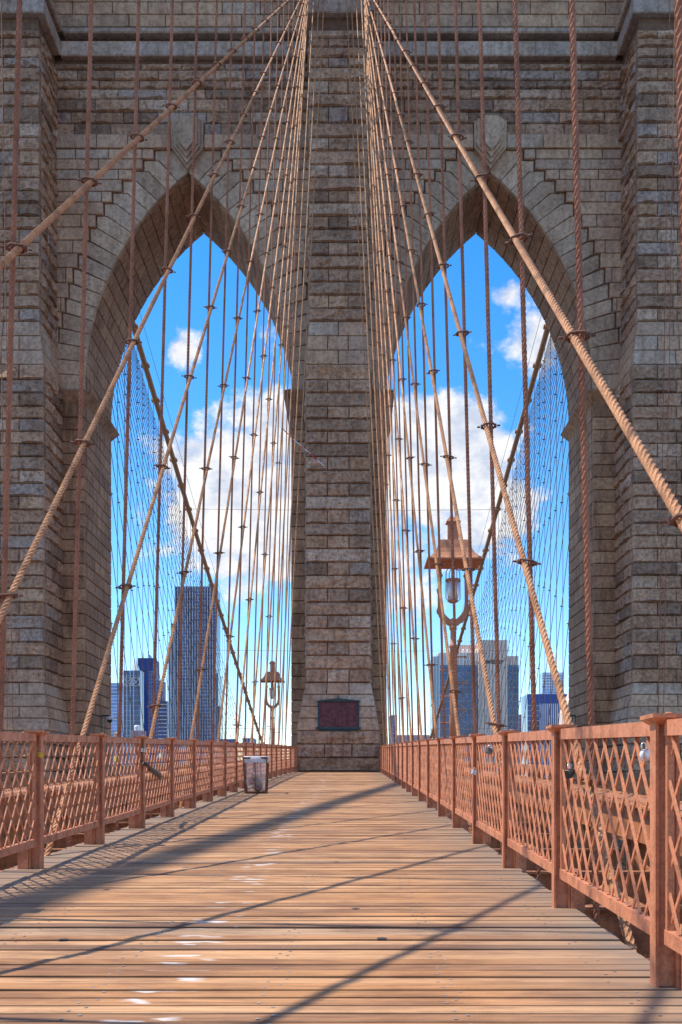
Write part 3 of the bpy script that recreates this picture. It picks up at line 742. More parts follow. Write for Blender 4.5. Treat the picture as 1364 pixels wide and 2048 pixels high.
for s in (-1, 1):
    y0 = 4.66 if s > 0 else 9.19 - 3 * PITCH
    start = y0 - 2 * PITCH if s > 0 else y0 - PITCH
    ys = []
    y = start
    while y < 49.3: ys.append(y); y += PITCH
    if 49.45 - ys[-1] > .6: ys.append(49.45)
    rail = empty('walkway_railing', (rx_(s, ys[0]), ys[0], zd(ys[0])))
    tag(rail, 'sunlit tan lattice railing with I-beam posts along the %s' % ('side of the larger street lamp' if s > 0 else 'litter bin side') if s > 0 else 'shaded tan lattice railing with I-beam posts along the litter bin side', 'railing', 'lattice railings')
    inv = Matrix.Translation(rail.location).inverted()
    def rp(o, par=None): o.parent = par or rail; o.matrix_parent_inverse = inv if par is None else Matrix(); return o
    far_bars = MB(); nbar = 0
    for y in ys:
        p = obj('post', post_me[s], None, rail, Vector((rx_(s, y), y, zd(y))) - rail.location)
        c = obj('cap', cap_me, None, p, (0, .0, 1.228)); obj('foot_block', foot_me[s], None, p, (0, 0, 0))
        if y < 20: obj('bolt', MB().lathe([(.018, 0), (.018, .012), (.008, .016)], (0, 0, 0), 6).mesh('bolt', rail_m) if 'bolt_me' not in globals() else bolt_me, None, c, (.03, .04, .0182))
    for a, c in zip(ys[:-1], ys[1:]):
        pa = Vector((rx_(s, a), a, zd(a))); pc = Vector((rx_(s, c), c, zd(c))); U = (pc - pa); L = U.length; U.normalize()
        if L < .3: continue
        side_v = Vector((0, 0, 1)).cross(U).normalized() * -1          # +x-ish
        W = Vector((0, 0, 1))
        def q(u, w, o=0): return pa + U * u + W * w + side_v * o
        for nm, za, zb_ in (('top_rail', ZT0, ZT1), ('bottom_rail', ZB0, ZB1)):
            m = MB(); m.obox(q(L / 2, (za + zb_) / 2), U * (L / 2 - .012 - .05), side_v * .022, W * ((zb_ - za) / 2))
            rp(m.build(nm, rail_m))
        for e in (.075, L - .075):
            m = MB(); m.obox(q(e, (ZT0 + ZB1) / 2), U * .015, side_v * .016, W * ((ZT0 - ZB1) / 2 - .001)); rp(m.build('stile', rail_m))
        lo, hi, H = .088, L - .088, ZT0 - ZB1
        pt_ = (hi - lo) / 10; sl_ = .25 / .21; run_ = H / sl_
        for d_ in (1, -1):
            k = -5
            while k <= 15:
                u0 = lo + k * pt_ + (pt_ * .35 if d_ > 0 else pt_ * .15)
                # from (u0,0) rising in direction d_
                ua, ub = u0, u0 + d_ * run_; wa, wb = 0.0, H
                if d_ > 0:
                    if ua < lo: wa += (lo - ua) * sl_; ua = lo
                    if ub > hi: wb -= (ub - hi) * sl_; ub = hi
                else:
                    if ua > hi: wa += (ua - hi) * sl_; ua = hi
                    if ub < lo: wb -= (lo - ub) * sl_; ub = lo
                k += 1
                if wb - wa < .05: continue
                A, B = q(ua, ZB1 + wa, -s * d_ * .0055), q(ub, ZB1 + wb, -s * d_ * .0055)
                t_ = (B - A); ln = t_.length; t_.normalize()
                nv_ = side_v; wv = t_.cross(nv_).normalized()
                if nbar < 290 and c > 3.5:
                    M_ = Matrix((t_ * ln, nv_ * .010, wv * .0205)).transposed().to_4x4(); M_.translation = (A + B) / 2
                    o = bpy.data.objects.new('lattice_bar', unit); link(o); o.parent = rail; o.matrix_parent_inverse = inv; o.matrix_basis = M_; nbar += 1
                else: far_bars.obox((A + B) / 2, t_ * ln / 2, nv_ * .005, wv * .0105)
    o = far_bars.build('far_lattice', rail_m); rp(o); o['kind'] = 'stuff'

# ================================================================= ROPES
XT = 0.0265
def xs_(s, z): return s * (2.47 - XT * z)
def rope(m, p, q, r, lay=.33, twist=True, step=.034, n=12):
    p, q = Vector(p), Vector(q); L = (q - p).length; t_ = (q - p) / L
    a = t_.cross(Vector((0, 1, 0)) if abs(t_.y) < .9 else Vector((1, 0, 0))).normalized(); b_ = t_.cross(a)
    if not twist:
        m.tube([p, q], r, 8); return
    ns = max(1, int(L / step)); vs = []
    base = [(math.cos(2 * math.pi * k / n), math.sin(2 * math.pi * k / n), r * (1.10 if k % 2 else .84)) for k in range(n)]
    for i in range(ns + 1):
        an = 2 * math.pi * (i * L / ns) / lay; ca, sa = math.cos(an), math.sin(an); c = p + t_ * (L * i / ns)
        A_2, B_2 = a * ca + b_ * sa, b_ * ca - a * sa
        vs += [c + (A_2 * x + B_2 * y) * rr for x, y, rr in base]
    m.add(vs, [(i * n + k, i * n + (k + 1) % n, (i + 1) * n + (k + 1) % n, (i + 1) * n + k) for i in range(ns) for k in range(n)])
def zcab(y): return 42.6 - .345 * (53.5 - y) + 4e-4 * (53.5 - y) ** 2      # near main cables
TOPY, TOPZ = 50.9, 41.7
# clamp: two jaws round both ropes and a bolt that sticks out on each side
cm = MB()
cm.tube([(-.075, -.02, .0), (-.05, -.05, .012), (0, -.052, .012), (.05, -.05, .012), (.075, -.02, 0)], .0125, 6)
cm.tube([(-.075, .02, .0), (-.05, .045, -.012), (0, .052, -.012), (.05, .045, -.012), (.075, .02, 0)], .0125, 6)
cm.box(-.092, -.066, -.026, .026, -.017, .017).box(.066, .092, -.026, .026, -.017, .017)
cm.tube([(-.135, 0, 0), (-.1, 0, 0)], .011, 6).tube([(.1, 0, 0), (.135, 0, 0)], .011, 6)
clamp_me = cm.mesh('clamp', clamp_m)
for s in (-1, 1):
    nm = 'litter bin side' if s < 0 else 'side away from the litter bin'
    first = 8.96 - 2.31 * 6 if s < 0 else 7.45 - 2.27 * 5
    pit = 2.31 if s < 0 else 2.27
    sus = []
    y = first
    while y < 49.2: sus.append(y); y += pit
    for y in sus:
        zb_, zt = zd(y) - .6, zcab(y); z_in = min(zt, CZ + HY / F * max(y, 1) + .6) if y > 1 else zb_ + .1
        m = MB()
        if 5 < y < 30:
            rope(m, (xs_(s, zb_), y, zb_), (xs_(s, z_in), y, z_in), .0235, .36, True, .036 if y < 16 else .06, 12)
            if zt - z_in > .05: rope(m, (xs_(s, z_in), y, z_in), (xs_(s, zt), y, zt), .0235, twist=False)
        else: rope(m, (xs_(s, zb_), y, zb_), (xs_(s, zt), y, zt), .0225, twist=False)
        o = m.build('suspender_rope', susp_m)
        tag(o, 'vertical brown twisted suspender rope beside the walkway on the %s' % nm, 'rope', 'near suspender ropes, %s' % nm)
    d0 = 3.66 if s < 0 else 3.88
    dp = 3.91 if s < 0 else 3.97
    k = -3
    while d0 + dp * k < 48.3:
        yk = d0 + dp * k - (1.4 if k < 0 and s > 0 else 0); k += 1
        za = zd(yk) + 1.2; g = (TOPZ - za) / (TOPY - yk); lean = 0 if yk < 33 else .022 * (yk - 33) / 14
        if yk >= 33: g = (43.5 - za) / (49.95 - yk)
        yb = yk - 1.7 / g; zb_ = za - 1.7
        def pt(yq): z = za + g * (yq - yk); return Vector((xs_(s, z) - s * (.056 + lean * max(0, z - za)), yq, z))
        m = MB(); stop = 49.9 if yk < 33 else 49.75
        r = .0295
        yin = max(yb, 3.0)
        tw_end = min(stop, 27.0)
        if yk < 26:
            if yb < yin: rope(m, pt(yb), pt(yin), r, twist=False)
            rope(m, pt(yin), pt(tw_end), r, .40, True, .036 if yk < 14 else .07)
            rope(m, pt(tw_end), pt(stop), r, twist=False)
        else: rope(m, pt(yb), pt(stop), r, twist=False)
        o = m.build('stay_rope', rope_m)
        tag(o, 'slanting tan stay rope rising to the tower on the %s' % nm, 'rope', 'near stay ropes, %s' % nm)
        for y in sus:
            if y <= yb + 1.2 or y > 48.5 or y < 3 or yk >= 37: continue
            z = za + g * (y - yk)
            if z > CZ + HY / F * y + 1.5: continue
            c = obj('clamp', clamp_me, None, o, (xs_(s, z) - s * (.028 + lean * .5 * max(0, z - za)), y, z), (random.uniform(-.15, .15), s * random.uniform(-.12, .2), random.uniform(-.5, .1) * s))
    # inner main cable
    m = MB(); pts = [Vector((xs_(s, zcab(y)), y, zcab(y))) for y in (-30, -15, 0, 12, 24, 36, 46, 53.5)]
    pts += [Vector((xs_(s, 42.6 - .262 * (y - 54)), y, 42.6 - .262 * (y - 54) + 2e-4 * (y - 54) ** 2)) for y in (60, 90, 130, 170, 200)]
    tag(m.tube(pts, .20, 12).build('inner_main_cable', cable_m, smooth=True), 'thick wrapped main cable above the walkway on the %s' % nm, 'cable', 'inner main cables')

# outer cables, with their ropes beyond the tower
def zo(y): return 43.0 - .262 * (y - 60) + 2.0e-4 * (y - 60) ** 2 if y > 54 else 41.6 - .345 * (53.5 - y) + 4e-4 * (53.5 - y) ** 2
band_me = MB().lathe([(.26, -.22), (.29, -.2), (.29, .2), (.26, .22)], (0, 0, 0), 10).box(-.36, -.27, -.08, .08, -.2, .2).box(.27, .36, -.08, .08, -.2, .2).mesh('cable_band', cable_m)
for s in (-1, 1):
    XO = 16.4 * s
    nm = 'curved skyscraper' if s < 0 else 'lettered office block'
    oc = MB().tube([(XO, y, zo(y)) for y in (-30, -10, 10, 25, 40, 53.5, 60, 75, 90, 110, 130, 150, 170, 190, 210, 225)], .235, 12).build('outer_main_cable', cable_m, smooth=True)
    tag(oc, 'thick tan main cable sweeping down past the %s beyond the tower' % nm, 'cable', 'outer main cables')
    y = 62.0
    while y < 215:
        obj('cable_band', band_me, None, oc, (XO, y, zo(y)), (-math.atan(.262) - math.pi / 2, 0, 0)); y += 4.58
    for off in (-.45, .45):
        m = MB().tube([(XO + off, y, zo(y) + 1.25) for y in (58, 75, 90, 110, 130, 150, 170, 190, 210)], .018, 5)
        tag(m.build('hand_rope', far_m), 'thin hand rope running above the main cable by the %s' % nm, 'wire', 'hand ropes')
    y = 61.0
    while y < 222:
        zb_ = zd(y) - 2.8
        if zo(y) > zb_ + 1:
            tag(MB().tube([(XO - s * .0, y, zb_), (XO, y, zo(y))], .023, 5).build('far_suspender_rope', far_m), 'thin dark suspender beyond the tower on the %s side' % nm, 'rope', 'far suspender ropes by the %s' % nm)
        y += 2.29
    far_cl = MB().box(-.11, .11, -.04, .04, -.03, .03).mesh('clamp', far_m)
    for k in range(27):
        yk = 65 + 4.58 * k; p, q = Vector((XO - s * .09, 57.5, 43.2)), Vector((XO - s * .09, yk, zd(yk) - 2.8))
        o = MB().tube([p, q], .025, 5).build('far_stay_rope', far_m)
        tag(o, 'thin dark slanting stay beyond the tower on the %s side' % nm, 'rope', 'far stay ropes by the %s' % nm)
        yy = 61.0 + 2.29 * (k % 2)
        while yy < yk - 1.5:
            u = (yy - p.y) / (q.y - p.y)
            if p.z + (q.z - p.z) * u < zo(yy): obj('clamp', far_cl, None, o, p + (q - p) * u)
            yy += 4.58 if k < 12 else 6.87
    # ropes just in front of the outer buttresses
    for d_, r_ in ((49.0, .022), (48.2, .022)):
        m = MB().tube([(XO * .955 - s * .2, d_, -3), (XO * .985, d_, zo(d_))], r_, 6)
        tag(m.build('suspender_rope', susp_m), 'thin suspender rope in front of the outer buttress beside the %s' % nm, 'rope', 'ropes before the outer buttress by the %s' % nm)
for i, (py, d_) in enumerate(((1018, 105), (1300, 120), (1456, 130))):
    a, c = P(385, py, d_), P(1020, py + 1, d_)
    m = MB().tube([a, (a + c) / 2 + Vector((0, 0, -.15)), c], .022, 5)
    tag(m.build('cross_wire', far_m), ('thin level wire high across both arches' if i == 0 else 'thin level wire crossing both arches at lamp height' if i == 1 else 'lowest thin level wire just above the railings'), 'wire')

# ================================================================= LAMPS
glass_m, t, b = material('lamp_glass'); b.inputs['Base Color'].default_value = (.62, .64, .70, 1); b.inputs['Roughness'].default_value = .25
b.inputs['Transmission Weight'].default_value = .35
def lamp(loc, h, label):
    e = empty('street_lamp', loc); tag(e, label, 'lamp', None)
    # h: base to the top of the chimney
    zy = h - 2.30                                    # where the yoke starts
    m = MB().lathe([(.20, 0), (.20, .12), (.145, .16), (.145, .42), (.165, .46), (.165, .52), (.13, .56), (.13, 1.05), (.17, 1.08), (.17, 1.14), (.125, 1.2), (.125, 1.36), (.155, 1.4), (.155, 1.46), (.10, 1.5)], (0, 0, 0), 14)
    m.build('base', lamp_m, e, True)
    m = MB().lathe([(.098, 1.5), (.075, 2.4), (.065, zy - .5), (.085, zy - .48), (.085, zy - .42), (.06, zy - .40), (.055, zy - .12), (.08, zy - .09), (.08, zy - .02), (.05, zy)], (0, 0, 0), 12)
    col = m.build('column', lamp_m, e, True)
    for z in (zy - 1.0,): MB().lathe([(.06, z - .03), (.085, z - .025), (.085, z + .025), (.06, z + .03)], (0, 0, 0), 12).build('ring', lamp_m, col, True)
    for i, z in enumerate([1.62 + .28 * i for i in range(int((zy - 2.0) / .28))]):
        sd_ = 1 if i % 2 else -1
        MB().tube([(sd_ * .05, 0, z), (sd_ * .24, 0, z), (sd_ * .25, 0, z)], .016, 6).lathe([(.02, -.02), (.03, 0), (.02, .02)], (sd_ * .26, 0, z), 6).build('step_peg', lamp_m, col)
    # yoke: U bracket in the x-z plane, with a scalloped outside edge
    m = MB()
    for sd_ in (-1, 1):
        outer = [(.03, .0), (.10, -.02), (.17, .05), (.22, .06), (.25, .14), (.30, .17), (.31, .23), (.36, .27), (.35, .33), (.325, .37), (.325, .68), (.36, .73), (.325, .78), (.315, 1.0), (.335, 1.06), (.31, 1.10), (.31, 1.30)]
        inner = [(.245, 1.30), (.245, 1.10), (.215, 1.05), (.245, 1.0), (.25, .45), (.22, .30), (.15, .20), (.07, .13), (.03, .12)]
        for (a1, a2) in ((outer, inner),):
            # split into quads between matching positions
            no = 16
            def samp(pl, t_):
                ls = [0]
                for p_, q_ in zip(pl[:-1], pl[1:]): ls.append(ls[-1] + math.dist(p_, q_))
                d_ = t_ * ls[-1]
                for i in range(len(pl) - 1):
                    if d_ <= ls[i + 1] + 1e-9:
                        u = (d_ - ls[i]) / max(1e-9, ls[i + 1] - ls[i]); return (pl[i][0] + (pl[i + 1][0] - pl[i][0]) * u, pl[i][1] + (pl[i + 1][1] - pl[i][1]) * u)
                return pl[-1]
            inn = inner[::-1]
            N_ = 30
            O = [samp(outer, i / N_) for i in range(N_ + 1)]; I = [samp(inn, i / N_) for i in range(N_ + 1)]
            vs = [(sd_ * x, yo, zy + z) for yo in (-.03, .03) for x, z in O + I]
            n_ = 2 * (N_ + 1); fs = []
            for i in range(N_):
                a, b2, c, d2 = i, i + 1, N_ + 2 + i, N_ + 1 + i
                fs += [(a, b2, c, d2), (n_ + a, n_ + d2, n_ + c, n_ + b2), (a, n_ + a, n_ + b2, b2), (d2, c, n_ + c, n_ + d2)]
            m.add(vs, fs)
    m.lathe([(.02, -.05), (.075, -.02), (.085, .05), (.06, .12), (.02, .15)], (0, 0, zy), 10)
    m.build('yoke', lamp_m, e)
    # roof: flared hip roof, soffit and chimney
    zr_ = zy + 1.30; prof = [(.58, 0), (.585, .03), (.50, .085), (.42, .17), (.36, .28), (.33, .38), (.30, .46)]
    vs = []
    for w_, z in prof: vs += [(-w_, -w_ * .85, zr_ + z), (w_, -w_ * .85, zr_ + z), (w_, w_ * .85, zr_ + z), (-w_, w_ * .85, zr_ + z)]
    fs = [(4 * i + k, 4 * i + (k + 1) % 4, 4 * i + 4 + (k + 1) % 4, 4 * i + 4 + k) for i in range(len(prof) - 1) for k in range(4)]
    n_ = len(vs); vs += [(-.50, -.42, zr_ + .02), (.50, -.42, zr_ + .02), (.50, .42, zr_ + .02), (-.50, .42, zr_ + .02)]
    fs += [(0, n_, n_ + 1, 1), (1, n_ + 1, n_ + 2, 2), (2, n_ + 2, n_ + 3, 3), (3, n_ + 3, n_, 0), (n_, n_ + 3, n_ + 2, n_ + 1), tuple(range(n_ - 4, n_))]
    roof = MB().add(vs, fs).build('roof', lamp_m, e)
    m = MB().box(-.11, .11, -.09, .09, zr_ + .462, zr_ + .86)
    vs = [(-.15, -.13, zr_ + .862), (.15, -.13, zr_ + .862), (.15, .13, zr_ + .862), (-.15, .13, zr_ + .862), (-.15, -.13, zr_ + .885), (.15, -.13, zr_ + .885), (.15, .13, zr_ + .885), (-.15, .13, zr_ + .885),
          (-.08, -.06, zr_ + .99), (.08, -.06, zr_ + .99), (.08, .06, zr_ + .99), (-.08, .06, zr_ + .99)]
    m.add(vs, [(0, 3, 2, 1), (0, 1, 5, 4), (1, 2, 6, 5), (2, 3, 7, 6), (3, 0, 4, 7), (4, 5, 9, 8), (5, 6, 10, 9), (6, 7, 11, 10), (7, 4, 8, 11), (8, 9, 10, 11)])
    m.build('chimney', lamp_m, roof)
    # lantern: stem, collar, glass bowl and guard
    zl = zy + .50
    m = MB().tube([(0, 0, zl + .47), (0, 0, zr_ + .02)], .038, 8); m.build('stem', lamp_m, e, True)
    MB().lathe([(.02, .49), (.15, .48), (.165, .455), (.165, .43), (.13, .425)], (0, 0, zl), 16).build('collar', lamp_m, e, True)
    MB().lathe([(.135, .424), (.138, .25), (.13, .12), (.105, .04), (.06, 0)], (0, 0, zl), 18).build('glass_bowl', glass_m, e, True)
    m = MB().lathe([(.11, .02), (.12, .005), (.06, -.03), (.01, -.035)], (0, 0, zl), 14)
    for an in (0, math.pi / 2, math.pi, 3 * math.pi / 2):
        c_, s_ = math.cos(an + .4), math.sin(an + .4)
        m.tube([(c_ * .03, s_ * .03, zl + .70), (c_ * .12, s_ * .12, zl + .69), (c_ * .165, s_ * .165, zl + .63), (c_ * .17, s_ * .17, zl + .45), (c_ * .17, s_ * .17, zl + .06), (c_ * .11, s_ * .11, zl + .01)], .010, 6)
    m.build('guard', lamp_m, e, True)
    return e
def lamp_at(px, X, ptop, label):
    d = F * (X - CX) / (px - VX); zt = CZ + (HY - ptop) / F * d; zb_ = zd(d) - .55
    l = lamp((X, d, zb_), zt - zb_, label)
lamp_at(906, 2.86, 1034, 'larger tan lamp with pagoda roof and step pegs before the lettered office block')
lamp_at(545, -3.05, 1322, 'smaller tan lamp with pagoda roof standing beside the central pier')

# ================================================================= LITTER BIN
bx, by = -1.60, 24.6; bz = zd(by) + .004
e = empty('litter_bin', (bx, by, bz)); tag(e, 'rusty frame litter bin with clear plastic bag folded over its rim', 'bin')
rust_m = flat('bin_rust', (.17, .065, .035), .7, .2, .5, 20)
def ringpts(w, z): return [(-w, -w, z), (w, -w, z), (w, w, z), (-w, w, z)]
W0, W1, HB = .245, .285, .84
for i in range(4):
    a, c = ringpts(W0, 0)[i], ringpts(W1, HB)[i]; MB().tube([a, c], .016, 6).build('corner_post', rust_m, e)
for i in range(4):
    a, c = Vector(ringpts(W0, 0)[i]), Vector(ringpts(W0, 0)[(i + 1) % 4]); p, q = Vector(ringpts(W1, HB)[i]), Vector(ringpts(W1, HB)[(i + 1) % 4])
    MB().tube([(a + c) / 2, (p + q) / 2], .013, 6).build('slat', rust_m, e)
m = MB()
for w, z in ((W0, .02), (W1, HB)):
    r4 = ringpts(w, z)
    for i in range(4): bar(m, r4[i], r4[(i + 1) % 4], .014, .02)
m.build('hoop', rust_m, e)
MB().box(-W0, W0, -W0, W0, .01, .03).build('floor_plate', rust_m, e)
bag_m, t, b = material('clear_bag'); b.inputs['Base Color'].default_value = (.72, .72, .76, 1); b.inputs['Roughness'].default_value = .22
b.inputs['Alpha'].default_value = .26; b.inputs['Specular IOR Level'].default_value = .8
bump(t, b, tnoise(t, pos(t, (3, 3, 1)), 9, 6, .6), 1.0, .05)
def bagring(w, z, wob, n=28):
    out = []
    for k in range(n):
        a = 2 * math.pi * k / n; c_, s_ = math.cos(a), math.sin(a); sc = w / max(abs(c_), abs(s_)) * (1 - .10 * (abs(c_ * s_) * 2) ** 3)
        rr = sc * (1 + wob * noise.noise(Vector((c_ * 3, s_ * 3, z * 6))))
        out.append((c_ * rr, s_ * rr, z + wob * .1 * noise.noise(Vector((c_ * 5, s_ * 5, 3)))))
    return out
rings = [bagring(w, z, wb) for w, z, wb in ((.15, .05, .1), (.20, .08, .15), (.215, .25, .22), (.225, .45, .2), (.245, .68, .12), (.262, .83, .03))]
vs = [v for r_ in rings for v in r_]; n = 28
MB().add(vs, [(i * n + k, i * n + (k + 1) % n, (i + 1) * n + (k + 1) % n, (i + 1) * n + k) for i in range(5) for k in range(n)]).build('bag', bag_m, e, True)
fold_m = flat('bag_fold', (.62, .60, .62), .35, 0, .1)
rings = [bagring(w, z, wb) for w, z, wb in ((.262, .835, .02), (.285, .885, .05), (.308, .87, .05), (.312, .80, .04), (.309, .735, .05))]
vs = [v for r_ in rings for v in r_]
MB().add(vs, [(i * n + k, i * n + (k + 1) % n, (i + 1) * n + (k + 1) % n, (i + 1) * n + k) for i in range(4) for k in range(n)]).build('folded_rim', fold_m, e, True)
trash_cols = [(.20, .09, .05), (.28, .06, .05), (.30, .17, .08), (.38, .27, .14), (.22, .18, .17), (.14, .06, .035)]
for i in range(16):
    m = MB(); c = Vector((random.uniform(-.11, .11), random.uniform(-.12, .10), .09 + .022 * i)); r = random.uniform(.05, .08)
    m.lathe([(r * .3, -r), (r * .9, -r * .5), (r, .0), (r * .7, r * .7), (r * .2, r)], c, 7); m.build('rubbish', flat('rubbish_%d' % i, trash_cols[i % 6], .6), e)

# ================================================================= PADLOCKS AND ODDMENTS ON THE RAILINGS
def padlock(loc, size, colr, label, round_=False, face=-1, metal=.3):
    e = empty('padlock', loc); tag(e, label, 'padlock', None)
    mt = flat('lock_paint', colr, .35, metal)
    st = flat('lock_steel', (.6, .6, .62), .3, .8)
    m = MB()
    if round_:
        prof = [(0.01, -.32), (.40, -.32), (.5, -.22), (.5, .22), (.40, .32), (.01, .32)]
        m.lathe([(r * size, z * size * .6) for r, z in prof], (0, 0, 0), 18)
        body = m.build('body', mt, e, True, rot=(0, R(90), 0))
        MB().lathe([(.01, 0), (.20 * size, 0), (.22 * size, .02 * size), (.01, .03 * size)], (0, 0, 0), 12).build('dial', flat('lock_dial', (.22, .05, .25), .4), e, True, loc=(face * .2 * size, 0, 0), rot=(0, R(90) * face, 0))
    else:
        w, h, d = .5 * size, .42 * size, .22 * size; c = .06 * size
        pts = [(-d, -w + c, -h), (-d, w - c, -h), (-d, w, -h + c), (-d, w, h - c), (-d, w - c, h), (-d, -w + c, h), (-d, -w, h - c), (-d, -w, -h + c)]
        body = m.prism(pts, (2 * d, 0, 0)).build('body', mt, e)
        MB().prism([(face * d, .12 * size * math.cos(k * .785), .12 * size * math.sin(k * .785) - .1 * size) for k in range(8)], (face * .012, 0, 0)).build('keyhole_plate', st, e)
    top = .5 * size if round_ else .42 * size
    pts = [Vector((0, -.28 * size, top - .06 * size)), Vector((0, -.28 * size, top + .25 * size))] + [Vector((0, -.28 * size * math.cos(a), top + .25 * size + .28 * size * math.sin(a))) for a in (.5, 1.0, 1.57, 2.14, 2.64)] + [Vector((0, .28 * size, top + .25 * size)), Vector((0, .28 * size, top - .06 * size))]
    MB().tube(pts, .065 * size, 8).build('shackle', st, e, True)
    e.rotation_euler = (R(random.uniform(-20, 20)), 0, R(-face * random.uniform(35, 60)) * (-1))
    return e
def at_rail(s, px, py, inset=.05):                 # a spot on the railing plane that shows at px, py
    d = 10.0
    for _ in range(8): d = F * (rx_(s, d) - s * inset - CX) / (px - VX)
    return Vector((rx_(s, d) - s * inset, d, CZ + (HY - py) / F * d))
padlock(at_rail(1, 1140, 1547), .066, (.03, .03, .035), 'black square padlock on the sunlit railing', face=-1)
padlock(at_rail(1, 1290, 1511), .060, (.72, .72, .76), 'round white padlock with purple dial on the sunlit railing', True, face=-1)
padlock(at_rail(-1, 80, 1509, .04), .058, (.62, .40, .04), 'yellow padlock on the shaded railing', face=1)
padlock(at_rail(-1, 232, 1518, .04), .07, (.55, .36, .06), 'brass padlock on the shaded railing between the posts before the black shoe', face=1)
padlock(at_rail(-1, 322, 1512, .04), .07, (.70, .60, .42), 'cream padlock hanging above the black shoe', face=1)
padlock(at_rail(-1, 286, 1500, .04), .06, (.75, .78, .82), 'silver padlock high on the shaded railing above the shoe laces', face=1)
padlock(at_rail(1, 978, 1502), .07, (.12, .10, .10), 'small dark padlock on the sunlit railing near the top rail', face=-1)
padlock(at_rail(1, 948, 1545), .06, (.55, .56, .6), 'small steel padlock low on the sunlit railing', face=-1)
pk = padlock(Vector((xs_(1, 4.6) - .05, 21.6, CZ + (HY - 1403) / F * 21.6)), .085, (.70, .02, .62), 'bright magenta padlock hanging from a stay clamp', True, face=-1, metal=0); 
pk.location = (xs_(1, 2.93) - .01, 7.45 + 2.27 * 6 - .055, 2.86)
padlock(at_rail(-1, 452, 1510, .04), .10, (.70, .60, .30), 'pale brass padlock on the shaded railing near the litter bin', face=1)
# black shoe hung by its laces
p = at_rail(-1, 287, 1527, .06); q = at_rail(-1, 322, 1553, .05)
e = empty('hanging_shoe', p); tag(e, 'black shoe hung by its laces on the shaded railing', 'shoe')
v = q - p
MB().tube([Vector((0, 0, 0)) + v * 0, v * .15 + Vector((.01, 0, .015)), v * .35, v * .6, v * .85, v * 1.0], [.020, .026, .030, .036, .044, .022], 8).build('upper', black_m, e, True)
MB().tube([v * .3 + Vector((0, 0, -.03)), v * .6 + Vector((.005, 0, -.034)), v * .95 + Vector((.0, 0, -.03))], [.012, .02, .018], 6).build('sole', black_m, e)
MB().tube([Vector((-.05, 0, .05)), Vector((-.02, .01, .02)), Vector((0, 0, 0)), Vector((-.03, -.02, -.03))], .006, 5).build('laces', black_m, e)
# paper sticker on the railing
p = at_rail(1, 877, 1541, .03)
m = MB().box(p.x - .004, p.x, p.y - .06, p.y + .06, p.z - .13, p.z + .13); tag(m.build('paper_notice', flat('paper', (.75, .74, .70), .8)), 'small pale paper notice fixed to the sunlit railing', 'notice')
# red and white tape fluttering from a stay
tape_m, t, b = material('warning_tape')
t.links.new(ramp(t, tnoise(t, pos(t), 3.0, 1), [(.49, (.65, .03, .02)), (.51, (.75, .72, .70))], 'CONSTANT'), b.inputs['Base Color'])
pts = [P(563, 855, 44), P(588, 880, 44.4), P(612, 900, 44.8), P(632, 918, 45.2), P(648, 932, 45.6)]
m = MB()
for a, c in zip(pts[:-1], pts[1:]): bar(m, a, c, .012, .032)
tag(m.build('warning_tape', tape_m), 'strip of red and white tape fluttering from a stay by the pier', 'tape')

# ================================================================= CITY
def win_mat(name, col, rough=.15, var=.5):
    m, t, b = material(name)
    c = mixc_(t, col, ramp(t, tnoise(t, pos(t), .09, 3), [(.3, gray(1 - var)), (.7, gray(1 + var))]), 1.0, 'MULTIPLY')
    t.links.new(c, b.inputs['Base Color']); b.inputs['Roughness'].default_value = rough; b.inputs['Specular IOR Level'].default_value = .6; return m
navy = win_mat('navy_glass', (.014, .055, .25)); teal = win_mat('teal_glass', (.02, .11, .26)); pale = win_mat('pale_glass', (.24, .40, .75)); dark = win_mat('dark_glass', (.012, .045, .19), .3)
silver = flat('silver_cladding', (.44, .46, .54), .4, .1, .15, .05); lime = flat('limestone', (.80, .60, .50), .85, 0, .1, .04); whitec = flat('white_cladding', (.80, .79, .79), .6, 0, .1, .05)
brick_m = flat('pink_brick', (.50, .32, .34), .85, 0, .15, .08); navyc = flat('navy_panel', (.03, .08, .32), .5, 0, .15, .05)
GZ = -41
def body(e, nm, mat, px0, px1, ptop, d, depth, zb=GZ):
    a, c = P(px0, ptop, d), P(px1, ptop, d)
    o = MB().box(a.x, c.x, d, d + depth, zb, a.z).build(nm, mat, e); o.matrix_parent_inverse = Matrix.Translation(e.location).inverted(); return o, (a.x, c.x, a.z)
def grp(e, m, nm, mat, kind=None):
    o = m.build(nm, mat, e); o.matrix_parent_inverse = Matrix.Translation(e.location).inverted()
    if kind: o['kind'] = kind
    return o
def facade(e, x0, x1, zt, d, ncol, fl, fin, mat, bandm=None, zb=-5, fw=.35, sw=.35, depth=.5, band=True, fins=True, wave=0):
    m = MB(); n = 0
    if fins:
        for i in range(ncol + 1):
            x = x0 + (x1 - x0) * i / ncol
            if wave:
                z = zb
                while z < zt:
                    w_ = wave * (1 + math.sin(z * .055 + i * .9 + math.sin(z * .021) * 2)) * .5
                    m.box(x - fw, x + fw, d - depth - w_, d - .02, z, min(z + fl, zt)); z += fl
            else: m.box(x - fw, x + fw, d - depth, d - .02, zb, zt - .03)
        grp(e, m, 'mullions', mat, 'stuff')
    if band:
        m = MB(); z = zb
        while z < zt - .5:
            m.box(x0 - .05, x1 + .05, d - depth * .7, d - .01, z, z + sw * 2); z += fl
        grp(e, m, 'floor_bands', bandm or mat, 'stuff')
def bld(name, px, d, label): 
    e = empty(name, (P(px, 1500, d).x, d, GZ)); tag(e, label, 'building'); return e
